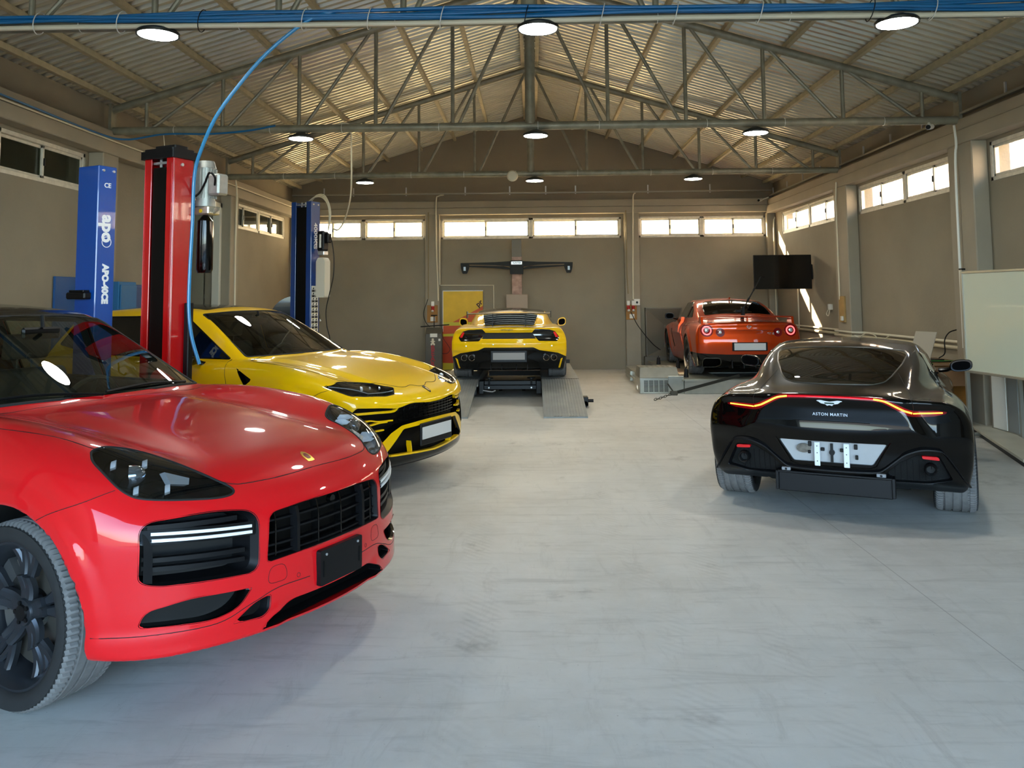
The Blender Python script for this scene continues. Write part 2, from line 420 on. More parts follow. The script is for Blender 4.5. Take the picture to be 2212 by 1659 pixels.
# annex behind the left wall -------------------------------------------
mb = MB(); mb.box((-9.6, 4.0, 0), (-9.4, YB+.25, 4.0)).box((-9.4, 4.0, 0), (-5.95, 4.2, 4.0)).box((-9.4, YB+.05, 0), (-5.95, YB+.25, 4.0))
struct(mb.build('wall_annex', M_annex, smooth=0))
struct(MB().box((-9.6, 4.0, 4.0), (-5.95, YB+.25, 4.2)).build('ceiling_annex', M_annex, smooth=0))
struct(MB().box((-9.6, 4.0, -.2), (-5.96, YB+.25, 0)).build('floor_annex', mat('annex_floor', '77736a', .9), smooth=0))
door = struct(bpy.data.objects.new('door_1', None)); COL.objects.link(door)
M_door = mat('door_white', 'cfcbbb', .5)
MB().box((-5.80, 14.98, 0), (-5.66, 15.07, 3.45), bev=.008).box((-5.80, 12.85, 0), (-5.66, 12.95, 3.45), bev=.008).box((-5.80, 12.85, 3.36), (-5.66, 15.07, 3.45), bev=.008).build('door_frame', M_door, door)
MB().box((-6.45, 15.06, .02), (-5.98, 15.12, 3.3), bev=.006).build('door_leaf', mat('door_leaf_grey', '8f8a78', .6), door)
MB().box((-8.6, 17.4, 1.72), (-6.0, 17.5, 1.80)).box((-8.6, 17.4, 1.30), (-6.0, 17.5, 1.42)).build('door_rail', M_door, door)

# roof ------------------------------------------------------------------
ceil_root = struct(bpy.data.objects.new('ceiling', None)); COL.objects.link(ceil_root)
def sheet_mesh(sgn):
    nr, pitch = 7, .15; prof = []
    for k in range(nr):
        a = k*pitch
        prof += [(a, 0), (a+.055, 0), (a+.070, .045), (a+.128, .045)]
    prof += [(nr*pitch, 0.0), (nr*pitch+.054, -.004)]
    mb = MB(); xs = [0.06, 2.0, 4.0, XW+.25]
    for x0, x1 in zip(xs[:-1], xs[1:]):
        A = [(sgn*x0, y, roofz(x0)+h) for y, h in prof]; Bp = [(sgn*x1, y, roofz(x1)+h) for y, h in prof]
        mb.strip(A, Bp)
    me = mb.mesh(M_sheet, smooth=0); return me, nr*pitch
for sgn in (-1, 1):
    me, wid = sheet_mesh(sgn); y = YF-.3
    while y < YB+.2:
        link('roof_sheet', me, ceil_root, (0, y, random.uniform(-.002, .004))); y += wid
me = MB().prism([(-.27, -.045), (0, .05), (.27, -.045), (.27, -.03), (0, .065), (-.27, -.03)], YF-.3, YB+.25, 'y').mesh(M_dark_steel)
link('ridge_cap', me, ceil_root, (0, 0, ZR-.01))
for sgn in (-1, 1):
    pm = MB().box((-.03, YF-.25, -.07), (.03, YB+.1, 0)).mesh(M_purlin, 0)
    for x in (.13, 1.0, 1.8, 2.6, 3.4, 4.2, 5.0, 5.5):
        link('purlin', pm, ceil_root, (sgn*x, 0, roofz(x)))
# foil scraps in the ridge gap
fo = MB()
for k in range(34):
    y = 8+k*.34; z = roofz(0)-random.uniform(.02, .10)
    fo.cyl((-.09, y, z), (.09, y+random.uniform(-.05, .05), z-random.uniform(0, .03)), .018, 6)
fo.build('ridge_foil', mat('ridge_foil', '7a6a4c', .25, metal=.6, noise=(20, .4)), ceil_root)

# trusses ----------------------------------------------------------------
ZC = 3.93
def truss(y, label):
    t = thing('roof_truss', label, 'roof truss', (0, y, ZC), group='steel roof trusses')
    XE = 5.56
    def tz(x): return 5.88-.30*abs(x)-ZC
    MB().cyl((-XE, 0, 0), (XE, 0, 0), .054, 14).build('bottom_chord', M_steel, t)
    for s in (-1, 1):
        MB().cyl((0, 0, tz(0)), (s*XE, 0, tz(XE)), .054, 14).build('top_chord', M_steel, t)
        MB().box((s*XE-.02, -.07, -.1), (s*XE+.02, .07, .36)).build('end_plate', M_steel, t)
        for k in range(1, 6):
            x = s*k*1.02
            MB().cyl((x, 0, .03), (x, 0, tz(x)), .026, 10).build('post', M_steel, t)
            x2 = s*(k-1)*1.02+ (s*.05)
            # diagonals lean from the top of the inner post to the foot of the outer one
            xi = s*((k-1)*1.02+.07); xo = s*(k*1.02-.08)
            MB().cyl((xi, 0, tz(xi)-.02), (xo, 0, .03), .024, 10).build('diagonal', M_steel, t)
    MB().cyl((0, 0, .02), (0, 0, tz(0)), .068, 14).build('king_post', M_steel, t)
    g = MB(); g.box((-.11, -.012, tz(0)-.14), (.11, .012, tz(0)+.02)); g.build('gusset', M_steel, t)
    tie = MB()
    for k in range(9):
        x = -4.6+k*1.13+random.uniform(-.2, .2)
        th = np.linspace(0, 2*PI, 14)[:-1]; tie.tube(np.stack([np.full(13, x), .058*np.cos(th), .058*np.sin(th)], 1), .004, 5, closed=True)
    tie.build('cable_tie', M_white, t)
    return t
truss(6.58, 'round steel tube roof truss carrying the blue hose bundle')
truss(10.81, 'steel tube roof truss right above the red lift column')
truss(15.04, 'steel tube roof truss above the blue lift column with weight lettering')
truss(2.35, 'steel tube roof truss nearest the open front of the workshop')
# ================================================================== CAR BODY LIBRARY
def tab(pts, n=600):
    """smooth monotone cubic table -> callable"""
    P = np.asarray(sorted(pts), float); x, y = P[:, 0], P[:, 1]
    if len(x) == 1: return lambda t: np.full(np.shape(t), y[0])
    h = np.diff(x); d = np.diff(y)/h; m = np.zeros(len(x))
    m[0], m[-1] = d[0], d[-1]
    for i in range(1, len(x)-1):
        if d[i-1]*d[i] > 0:
            w1, w2 = 2*h[i]+h[i-1], h[i]+2*h[i-1]; m[i] = (w1+w2)/(w1/d[i-1]+w2/d[i])
    xs = np.linspace(x[0], x[-1], n); k = np.clip(np.searchsorted(x, xs, 'right')-1, 0, len(x)-2)
    t = (xs-x[k])/h[k]
    ys = (2*t**3-3*t**2+1)*y[k]+(t**3-2*t**2+t)*h[k]*m[k]+(-2*t**3+3*t**2)*y[k+1]+(t**3-t**2)*h[k]*m[k+1]
    # end slopes go on outside the table
    return lambda q: np.interp(q, xs, ys)
def smax(a, b, k):
    h = np.maximum(k-np.abs(a-b), 0)/k; return np.maximum(a, b)+h*h*k*.25
def smin(a, b, k): return -smax(-a, -b, k)
def gau(t, s): return np.exp(-(t/s)**2)
def sstep(a, b, t):
    u = np.clip((t-a)/(b-a), 0, 1); return u*u*(3-2*u)
def seg_sd(P2, poly):
    """signed distance (negative inside) of 2D points to closed polygon"""
    poly = np.asarray(poly, float); a = poly; b = np.roll(poly, -1, 0)
    out = np.full(len(P2), 1e9); ins = np.zeros(len(P2), bool)
    x, y = P2[:, 0], P2[:, 1]
    for (ax, ay), (bx, by) in zip(a, b):
        ex, ey = bx-ax, by-ay; L2 = ex*ex+ey*ey
        if L2 < 1e-14: continue
        t = np.clip(((x-ax)*ex+(y-ay)*ey)/L2, 0, 1)
        out = np.minimum(out, (x-ax-t*ex)**2+(y-ay-t*ey)**2)
        if ey != 0:
            c = (ay > y) != (by > y); ins ^= c & (x < ex*(y-ay)/ey+ax)
    d = np.sqrt(out); return np.where(ins, -d, d)
def poly_sd(P2, poly, far=.12):
    """polygon distance, evaluated only near its box"""
    poly = np.asarray(poly, float); lo, hi = poly.min(0)-far, poly.max(0)+far
    d = np.full(len(P2), far); k = np.all((P2 > lo) & (P2 < hi), 1)
    if k.any(): d[k] = seg_sd(P2[k], poly)
    return d
class Surf:
    """triangle mesh with normals and one label per triangle"""
    def __init__(s, V, N, T): s.V, s.N, s.T = V, N, T; s.lab = np.zeros(len(T), int)
    def cut(s, d, new, only=(0,)):
        """split triangles of labels `only` along d=0; inside (d<0) gets label new"""
        d = np.where(np.abs(d) < 2e-4, np.where(d < 0, -2e-4, 2e-4), d)
        sel = np.isin(s.lab, only); ins = d < 0; c = ins[s.T].sum(1)
        full = sel & (c == 3); s.lab[full] = new
        mixd = np.where(sel & (c > 0) & (c < 3))[0]
        if not len(mixd): return s
        T = s.T[mixd]; I = ins[T]; lone_in = I.sum(1) == 1
        lone = np.where(lone_in[:, None], I, ~I).argmax(1); r = np.arange(len(T))
        a, b, c_ = T[r, lone], T[r, (lone+1) % 3], T[r, (lone+2) % 3]
        E1 = np.sort(np.stack([a, b], 1), 1); E2 = np.sort(np.stack([a, c_], 1), 1)
        E, inv = np.unique(np.vstack([E1, E2]), axis=0, return_inverse=True); inv = inv.ravel()
        t = (d[E[:, 0]]/(d[E[:, 0]]-d[E[:, 1]]))[:, None]
        nV = s.V[E[:, 0]]*(1-t)+s.V[E[:, 1]]*t; nN = s.N[E[:, 0]]*(1-t)+s.N[E[:, 1]]*t
        nN /= np.linalg.norm(nN, axis=1)[:, None]+1e-12
        k = len(s.V); ab, ac = k+inv[:len(T)], k+inv[len(T):]
        s.V = np.vstack([s.V, nV]); s.N = np.vstack([s.N, nN])
        l_old = s.lab[mixd]; l_lone = np.where(lone_in, new, l_old); l_rest = np.where(lone_in, l_old, new)
        s.T = np.vstack([np.delete(s.T, mixd, 0), np.stack([a, ab, ac], 1), np.stack([ab, b, c_], 1), np.stack([ab, c_, ac], 1)])
        s.lab = np.concatenate([np.delete(s.lab, mixd), l_lone, l_rest, l_rest])
        return s
    def sub(s, labels, mask=None):
        k = np.isin(s.lab, labels)
        if mask is not None: k &= mask
        T = s.T[k]; u, inv = np.unique(T, return_inverse=True)
        return s.V[u], s.N[u], inv.reshape(T.shape)
def mesh_np(name, V, N, T, mats, parent=None, mi=None):
    me = bpy.data.meshes.new(name); n, m = len(V), len(T)
    me.vertices.add(n); me.vertices.foreach_set('co', np.ascontiguousarray(V, np.float32).ravel())
    me.loops.add(3*m); me.loops.foreach_set('vertex_index', np.ascontiguousarray(T, np.int32).ravel())
    me.polygons.add(m); me.polygons.foreach_set('loop_start', np.arange(0, 3*m, 3, dtype=np.int32))
    me.update(calc_edges=True); me.shade_smooth()
    if N is not None: me.normals_split_custom_set_from_vertices(np.ascontiguousarray(N, np.float32))
    for x in (mats if isinstance(mats, (list, tuple)) else [mats]): me.materials.append(x)
    if mi is not None: me.polygons.foreach_set('material_index', np.asarray(mi, np.int32))
    return link(name, me, parent)
def surface(field, lo, hi, h):
    """surface nets of field<0 on a sparse grid, vertices projected on the zero set"""
    lo = np.asarray(lo, float); hi = np.asarray(hi, float); c = 4
    n = np.ceil((hi-lo)/h/c).astype(int)*c; cs = n//c
    gx, gy, gz = [lo[i]+h*c*(np.arange(cs[i])+.5) for i in range(3)]
    X, Y, Z = np.meshgrid(gx, gy, gz, indexing='ij'); f = field(X.ravel(), Y.ravel(), Z.ravel()).reshape(cs)
    act = np.abs(f) < h*c*2.3
    G = np.full(n+1, 1., np.float32); G[...] = np.repeat(np.repeat(np.repeat(np.pad(f, ((0, 1),)*3, mode='edge'), c, 0), c, 1), c, 2)[:n[0]+1, :n[1]+1, :n[2]+1]
    bi = np.argwhere(act); off = np.stack(np.meshgrid(*[np.arange(c+1)]*3, indexing='ij'), -1).reshape(-1, 3)
    need = np.zeros(n+1, bool); idx = (bi[:, None, :]*c+off[None]).reshape(-1, 3); need[idx[:, 0], idx[:, 1], idx[:, 2]] = True
    ii = np.argwhere(need); P = lo+ii*h
    G[ii[:, 0], ii[:, 1], ii[:, 2]] = field(P[:, 0], P[:, 1], P[:, 2])
    S = G < 0
    corner = [(a, b, d) for a in (0, 1) for b in (0, 1) for d in (0, 1)]
    def sh(A, o): return A[o[0]:A.shape[0]-1+o[0], o[1]:A.shape[1]-1+o[1], o[2]:A.shape[2]-1+o[2]]
    cnt = sum(sh(S, o).astype(np.int8) for o in corner); cell = (cnt > 0) & (cnt < 8)
    ci = np.argwhere(cell); vid = np.full(cell.shape, -1, np.int64); vid[ci[:, 0], ci[:, 1], ci[:, 2]] = np.arange(len(ci))
    val = np.stack([G[ci[:, 0]+o[0], ci[:, 1]+o[1], ci[:, 2]+o[2]] for o in corner], 1).astype(float)
    acc = np.zeros((len(ci), 3)); k = np.zeros(len(ci))
    for i in range(8):
        for j in range(i+1, 8):
            if sum(abs(a-b) for a, b in zip(corner[i], corner[j])) != 1: continue
            m = (val[:, i] < 0) != (val[:, j] < 0); t = np.where(m, val[:, i]/(val[:, i]-val[:, j]+1e-20), 0)
            p = np.asarray(corner[i])+t[:, None]*(np.asarray(corner[j])-np.asarray(corner[i]))
            acc += np.where(m[:, None], p, 0); k += m
    V = lo+(ci+acc/k[:, None])*h
    Q = []
    for ax in range(3):
        o = [0, 0, 0]; o[ax] = 1; a1, a2 = (ax+1) % 3, (ax+2) % 3
        A = S[:-1] if ax == 0 else (S[:, :-1] if ax == 1 else S[:, :, :-1]); B = S[1:] if ax == 0 else (S[:, 1:] if ax == 1 else S[:, :, 1:])
        e = np.argwhere(A != B); e = e[(e[:, a1] > 0) & (e[:, a2] > 0) & (e[:, a1] < n[a1]) & (e[:, a2] < n[a2])]
        ins = A[e[:, 0], e[:, 1], e[:, 2]]
        def v(d1, d2):
            q = e.copy(); q[:, a1] += d1; q[:, a2] += d2; return vid[q[:, 0], q[:, 1], q[:, 2]]
        q = np.stack([v(-1, -1), v(0, -1), v(0, 0), v(-1, 0)], 1); q[~ins] = q[~ins][:, ::-1]; Q.append(q)
    Q = np.vstack(Q); Q = Q[(Q >= 0).all(1)]
    def grad(P, e=1e-3):
        return np.stack([(field(P[:, 0]+e*(i == 0), P[:, 1]+e*(i == 1), P[:, 2]+e*(i == 2))-field(P[:, 0]-e*(i == 0), P[:, 1]-e*(i == 1), P[:, 2]-e*(i == 2)))/(2*e) for i in range(3)], 1)
    for _ in range(3):
        g = grad(V); f = field(V[:, 0], V[:, 1], V[:, 2]); st = (f/((g**2).sum(1)+1e-9))[:, None]*g
        L = np.linalg.norm(st, axis=1)[:, None]; V = V-st*np.minimum(1, h*.5/(L+1e-12))
    g = grad(V, 2e-3); N = g/(np.linalg.norm(g, axis=1)[:, None]+1e-12)
    # split quads along the shorter diagonal
    d1 = np.linalg.norm(V[Q[:, 0]]-V[Q[:, 2]], axis=1); d2 = np.linalg.norm(V[Q[:, 1]]-V[Q[:, 3]], axis=1); s = d1 <= d2
    T = np.vstack([Q[s][:, [0, 1, 2]], Q[s][:, [0, 2, 3]], Q[~s][:, [0, 1, 3]], Q[~s][:, [1, 2, 3]]])
    return Surf(V, N, T)
AX = {'x': 0, 'y': 1, 'z': 2}
def drape(field, P2, ax, sgn=1, start=3.2, stop=None, off=0.):
    """project 2D points on the body looking along axis ax from +sgn side. 2D axes: x->(y,z) y->(x,z) z->(x,y).
    returns points pushed out by off along the surface normal, and normals"""
    P2 = np.asarray(P2, float); n = len(P2); i = AX[ax]; o = [k for k in range(3) if k != i]
    if ax == 'x': start = 1.6 if sgn > 0 else 5.4; stop = (-.2 if sgn > 0 else -2.2) if stop is None else stop
    elif stop is None: stop = 0.
    ts = np.linspace(sgn*start, stop, 260)
    P = np.zeros((n, len(ts), 3)); P[:, :, o[0]] = P2[:, 0:1]; P[:, :, o[1]] = P2[:, 1:2]; P[:, :, i] = ts
    F_ = field(*(P.reshape(-1, 3).T)).reshape(n, -1); hit = F_ < 0; k = np.where(hit.any(1), hit.argmax(1), len(ts)-1); k = np.maximum(k, 1)
    a, b = ts[k-1].copy(), ts[k].copy(); q = np.zeros((n, 3)); q[:, o[0]], q[:, o[1]] = P2[:, 0], P2[:, 1]
    for _ in range(22):
        m = (a+b)/2; q[:, i] = m; f = field(*q.T); a = np.where(f > 0, m, a); b = np.where(f > 0, b, m)
    q[:, i] = (a+b)/2; e = 2e-3
    g = np.stack([field(*(q+e*np.eye(3)[j]).T)-field(*(q-e*np.eye(3)[j]).T) for j in range(3)], 1); N = g/(np.linalg.norm(g, axis=1)[:, None]+1e-12)
    return q+N*off, N
def patch2d(poly, res):
    """triangulated interior of a 2D outline, clipped exactly"""
    poly = np.asarray(poly, float); lo, hi = poly.min(0)-res, poly.max(0)+res
    nx, ny = [max(2, int(math.ceil(v))) for v in (hi-lo)/res]
    X, Y = np.meshgrid(lo[0]+res*np.arange(nx+1), lo[1]+res*np.arange(ny+1), indexing='ij')
    V = np.stack([X.ravel(), Y.ravel(), 0*X.ravel()], 1); I = np.arange((nx+1)*(ny+1)).reshape(nx+1, ny+1)
    a, b, c, d = I[:-1, :-1].ravel(), I[1:, :-1].ravel(), I[1:, 1:].ravel(), I[:-1, 1:].ravel()
    S = Surf(V, np.tile([0, 0, 1.], (len(V), 1)), np.vstack([np.stack([a, b, c], 1), np.stack([a, c, d], 1)]))
    S.cut(seg_sd(S.V[:, :2], poly), 1); V, N, T = S.sub([1]); return V[:, :2], T
def cellipse(cx, cy, rx, ry, n=36): t = np.arange(n)*2*PI/n; return np.stack([cx+rx*np.cos(t), cy+ry*np.sin(t)], 1)
def mirror2(P): P = np.array(P, float); P[:, 0] *= -1; return P[::-1]
class Car:
    def __init__(s, name, label, cat, loc, rz, field, lo, hi, h):
        s.root = thing(name, label, cat, loc, rz); s.F = field; s.S = surface(field, lo, hi, h); s.next = 1
    # ---- regions of the shell
    def region(s, dfun, only=(0,)):
        k = s.next; s.next += 1; V = s.S.V; s.S.cut(dfun(V), k, only); return k
    def part(s, name, labels, m, parent=None, off=0., mask=None, sub=None):
        V, N, T = s.S.sub(labels if isinstance(labels, (list, tuple)) else [labels], mask)
        if not len(T): return None
        return mesh_np(name, V+N*off, N, T, m, parent or s.root)
    def side_parts(s, name, lab, m, off=0., parent=None):
        """left and right halves of a region as two parts"""
        out = []
        for sg in (1, -1):
            c = s.S.V[s.S.T][:, :, 1].mean(1)*sg > 0
            out.append(s.part(name, lab, m, parent, off, c))
        return out
    # ---- things laid on the shell
    def D(s, P2, ax, sgn=1, off=0., stop=None): return drape(s.F, P2, ax, sgn, off=off, stop=stop)
    def lay(s, name, poly, ax, sgn, m, off=.002, thick=.006, res=.012, parent=None, stop=None, both=False, bulge=0.):
        """plate following the shell: outline draped, raised by off, with an edge of thickness"""
        objs = []
        for k, sg in enumerate((1, -1) if both else (1,)):
            pl = np.asarray(poly, float); sgn_ = sgn
            if k:
                if ax == 'y': sgn_ = -sgn
                elif ax == 'x': pl = mirror2(pl)
                else: pl = pl*np.array([1, -1])
            P2, T = patch2d(pl, res); V, N = s.D(P2, ax, sgn_, 0, stop)
            d = -seg_sd(P2, pl) if bulge else 0
            O = V+N*(off+(bulge*np.clip(d/.03, 0, 1)[:, None]**.5 if bulge else 0)); I = V+N*(off-thick)
            n = len(V); E = {}
            tri = T
            fn = np.cross(O[tri[:, 1]]-O[tri[:, 0]], O[tri[:, 2]]-O[tri[:, 0]])
            if (fn*N[tri[:, 0]]).sum() < 0: tri = tri[:, ::-1]
            e = np.vstack([tri[:, [0, 1]], tri[:, [1, 2]], tri[:, [2, 0]]]); key = np.sort(e, 1)
            _, inv, cnt = np.unique(key, axis=0, return_inverse=True, return_counts=True); inv = inv.ravel()
            be = e[cnt[inv] == 1]
            # edge faces get their own vertices so that the rim stays crisp
            rim = np.vstack([O[be[:, 0]], O[be[:, 1]], I[be[:, 1]], I[be[:, 0]]]); q = len(be); b0 = n
            RT = np.vstack([np.stack([b0+np.arange(q)+q, b0+np.arange(q), b0+np.arange(q)+3*q], 1), np.stack([b0+np.arange(q)+q, b0+np.arange(q)+3*q, b0+np.arange(q)+2*q], 1)])
            ed = O[be[:, 1]]-O[be[:, 0]]; rn = np.cross(ed, N[be[:, 0]]); rn /= np.linalg.norm(rn, axis=1)[:, None]+1e-12
            objs.append(mesh_np(name, np.vstack([O, rim]), np.vstack([N, np.tile(rn, (4, 1))]), np.vstack([tri, RT]), m, parent or s.root))
        return objs if both else objs[0]
    def line(s, name, P2, ax, sgn, m, r=.003, off=0., parent=None, both=False, n=6, stop=None, closed=False, sub=6, smooth=True):
        """thin cord following the shell"""
        out = []
        for k in range(2 if both else 1):
            p = cr(P2, sub, closed) if smooth else np.asarray(P2, float); sg = sgn
            if k:
                if ax == 'y': sg = -sgn
                elif ax == 'x': p = mirror2(p)
                else: p = p*np.array([1, -1])
            V, N = s.D(p, ax, sg, off, stop)
            out.append(MB().tube(V, r, n, closed).build(name, m, parent or s.root, fix=False))
        return out
    def cavity(s, name, poly, ax, sgn, depth, m_wall, m_back=None, lip=.0015, shrink=.9, both=False, stop=None, parent=None, dirv=None, back_bulge=0.):
        """walls and back of an opening already cut from the shell"""
        out = []
        for k in range(2 if both else 1):
            p = np.asarray(poly, float); sg = sgn
            if k:
                if ax == 'y': sg = -sgn
                elif ax == 'x': p = mirror2(p)
                else: p = p*np.array([1, -1])
            V, N = s.D(p, ax, sg, lip, stop); i = AX[ax]; c = V.mean(0)
            A = V+ (V-c)/np.linalg.norm(V-c, axis=1)[:, None]*.004
            dv = np.zeros(3); dv[i] = -(sgn if (ax != 'y') else sg)*depth
            if dirv is not None: dv = np.array(dirv, float)*np.array([1, -1 if k else 1, 1])
            B = c+(V-c)*shrink+dv
            mid = c+(V-c)*(.5+.5*shrink)+dv*.25-N*.002
            mb = MB(); mb.strip(A, V-N*.004, True, 0); mb.strip(V-N*.004, mid, True, 0); mb.strip(mid, B, True, 0)
            mb.add(B, [tuple(range(len(B)))], 1)
            out.append(mb.build(name, [m_wall, m_back or m_wall], parent or s.root, smooth=50))
        return out
def wheel(car, x, y, z, R, rimR, width, side, style, m_rim, cal_col='1a1a1a', steer=0., tread=120, name='wheel'):
    """tyre with cut tread, spoked rim, disc and caliper; side=+1 left, -1 right (outer face along side*y)"""
    o = bpy.data.objects.new(name, None); COL.objects.link(o); o.parent = car; o.location = (x, y, z); o.rotation_euler = (0, 0, steer)
    o.empty_display_size = .1
    M_tyre = mat('tyre_rubber', '1e1e1e', .7, noise=(25, .15)); M_tread = mat('tyre_tread', '6c6a68', .9, noise=(30, .12))
    M_disc = mat('brake_disc', '77726a', .35, metal=.8); M_hub = mat('hub_dark', '101010', .5)
    w = width/2; s = side
    # tyre cross-section: (axial offset outward, radius)
    prof = [(w*.80, rimR+.004), (w*.93, rimR+.012), (w*1.0, rimR+(R-rimR)*.35), (w*1.0, rimR+(R-rimR)*.55), (w*.97, rimR+(R-rimR)*.78), (w*.91, R-.016), (w*.83, R-.005)]
    gr = []
    for c in (.56, .2):
        gr += [(w*(c+.055), R-.001), (w*(c+.05), R-.009), (w*(c-.05), R-.009), (w*(c-.055), R-.001)]
    prof += gr; prof += [(-a, r) for a, r in prof[::-1]]
    prof = np.array(prof); npf = len(prof); nt = tread*3; th = np.arange(nt)*2*PI/nt
    rad = np.tile(prof[:, 1], (nt, 1)); axo = np.tile(prof[:, 0], (nt, 1)); blk = (np.arange(nt) % 3) == 0
    sh = np.abs(prof[:, 0]) > w*.6; sh &= prof[:, 1] > R-.02
    rad[np.ix_(blk, sh)] -= .009
    tt = th[:, None]+np.where(prof[:, 1] > R-.012, .35*(prof[:, 0]/w)**2*(2*PI/tread), 0)[None]
    V = np.stack([rad*np.cos(tt), s*axo, rad*np.sin(tt)], -1).reshape(-1, 3); I = np.arange(nt*npf).reshape(nt, npf)
    a, b = I, np.roll(I, -1, 0); q = np.stack([a[:, :-1], a[:, 1:], b[:, 1:], b[:, :-1]], -1).reshape(-1, 4)
    if s < 0: q = q[:, ::-1]
    mi = (np.minimum(prof[:-1, 1], prof[1:, 1]) > R-.018); mi = np.tile(mi, nt).astype(np.int32)
    mb = MB(); mb.v = V.tolist(); mb.f = q.tolist(); mb.m = mi.tolist()
    mb.build('tyre', [M_tyre, M_tread], o, smooth=40)
    # rim barrel and lip
    r0 = rimR
    lip = [(w*.80, r0+.004), (w*.84, r0+.006), (w*.84, r0-.004), (w*.74, r0-.014), (w*.60, r0-.03), (-w*.2, r0-.045), (-w*.75, r0-.03), (-w*.8, r0+.004)]
    mb = MB(); mb.lathe([(r, s*a_) for a_, r in lip], axis=(0, 1, 0), n=72)
    face = w*.62; hubr = r0*.20
    def spoke(t0, t1, r_in, r_out, w_in, w_out, d_in=.02, dish=.03, th_=.035):
        """tapered bar from angle t0 at r_in to t1 at r_out on the wheel face"""
        A = []; n = 7
        for k in range(n):
            u = k/(n-1); r = r_in+(r_out-r_in)*u; t = t0+(t1-t0)*u; hw = (w_in+(w_out-w_in)*u)/2
            yo = face-d_in*(1-u)+ -dish*math.sin(PI*u)*.35; c, sn = math.cos(t), math.sin(t)
            def pt(l, dy): return (r*c-l*sn, s*(yo-dy), r*sn+l*c)
            A.append([pt(-hw*.55, 0), pt(hw*.55, 0), pt(hw, .010), pt(hw*.9, th_), pt(-hw*.9, th_), pt(-hw, .010)])
        V = [p for r_ in A for p in r_]; Fc = []
        for k in range(n-1):
            Fc += [(k*6+j, k*6+(j+1) % 6, (k+1)*6+(j+1) % 6, (k+1)*6+j) for j in range(6)]
        Fc += [tuple(range(6))[::-1], tuple(range((n-1)*6, n*6))]; mb.add(V, Fc)
    ro = r0-.006
    if style == 'y5':       # five forked double spokes
        for k in range(5):
            t = k*2*PI/5+.3
            for sg in (-1, 1):
                spoke(t+sg*.17, t+sg*.13, hubr*.8, r0*.52, .060, .040); spoke(t+sg*.13, t+sg*.30, r0*.50, ro, .042, .036); spoke(t+sg*.13, t+sg*.04, r0*.50, ro, .036, .026)
    elif style == 'multi':  # ten slim spokes in pairs
        for k in range(10):
            t = k*2*PI/10; spoke(t, t+(.07 if k % 2 else -.07), hubr*.7, ro, .050, .030)
    else:                   # six twin spokes
        for k in range(6):
            t = k*2*PI/6+.2
            for sg in (-1, 1): spoke(t+sg*.08, t+sg*.17, hubr*.7, ro, .040, .032)
    mb.lathe([(0.001, s*(face-.01)), (hubr*.9, s*(face-.012)), (hubr*1.05, s*(face-.03)), (hubr*1.05, s*(face-.08))], axis=(0, 1, 0), n=30)
    mb.build('wheel_rim', m_rim, o, smooth=35)
    cp = MB().lathe([(.001, s*(face-.002)), (.031, s*(face-.003)), (.034, s*(face-.012))], axis=(0, 1, 0), n=24).build('centre_cap', M_black, o)
    nb = MB()
    for k in range(5):
        t = k*2*PI/5+.6; c = np.array([math.cos(t)*hubr*.68, 0, math.sin(t)*hubr*.68]); nb.cyl(c+(0, s*(face-.03), 0), c+(0, s*(face-.004), 0), .0095, 6)
    nb.build('wheel_bolts', M_black, o)
    MB().lathe([(.08, s*w*.05), (r0*.80, s*w*.05), (r0*.80, -s*w*.1), (.08, -s*w*.1)], axis=(0, 1, 0), n=48, closed=True).build('brake_disc', M_disc, o)
    pl = [(.14*math.cos(t)*0+r*math.cos(t), r*math.sin(t)) for r, tr in ((r0*.56, 1), (r0*.86, -1)) for t in (np.linspace(2.3, 3.3, 8) if tr > 0 else np.linspace(3.3, 2.3, 8))]
    MB().prism(pl, -w*.25, w*.25, 'y').build('brake_caliper', mat('caliper_'+cal_col, cal_col, .4, coat=.5), o)
    return o
# ================================================================== CAR MATERIALS
P_red = mat('paint_red', 'd4141b', .35, coat=.9, spec=.08)
P_yel = mat('paint_yellow', 'f8c505', .35, coat=.9, spec=.08)
P_yel2 = mat('paint_yellow_satin', 'f3bf05', .35, coat=.9, spec=.08)
P_org = mat('paint_orange', 'b93a08', .33, metal=.65, coat=.9, spec=.1, noise=(900, .2))
P_blk = mat('paint_black', '030303', .3, coat=.65, spec=.03)
M_gap = mat('panel_gap', '060606', .8)
M_gloss = mat('gloss_black', '050505', .15, coat=.4, spec=.25)
M_satin = mat('satin_black', '0d0d0f', .42, spec=.25)
M_rubber = mat('black_rubber', '0e0e0e', .7)
M_cloth = mat('cabin_dark', '1d1d1c', .8)
M_seat = mat('seat_leather', '2e2e2c', .55)
M_chrome = mat('chrome', 'd8d8d8', .12, metal=1.)
M_silver = mat('silver_trim', 'c9cacc', .3, metal=.7)
M_led = mat('led_lens', 'eceeef', .25)
M_ledoff = mat('led_reflector', 'cfd4d8', .15, metal=.6)
G_car = glass('car_glass', 'c4cabc', .0, 1.1)
G_dark = glass('car_glass_dark', '22241f', .0, 1.3)
G_lens = glass('lamp_lens', 'e6eaee', .0, 1.3)
M_gold = mat('gold_badge', 'c9a24a', .3, metal=.9)
M_redlens = mat('red_lens', '6e030c', .2, coat=.5, spec=.3)
M_redrefl = mat('red_reflector', 'e8261f', .25, coat=.5)
M_amber = mat('amber_glow', 'ff9a2a', .3, emit='ff8a1c', estr=5.)
M_plate = mat('number_plate', 'cfcfcc', .5)

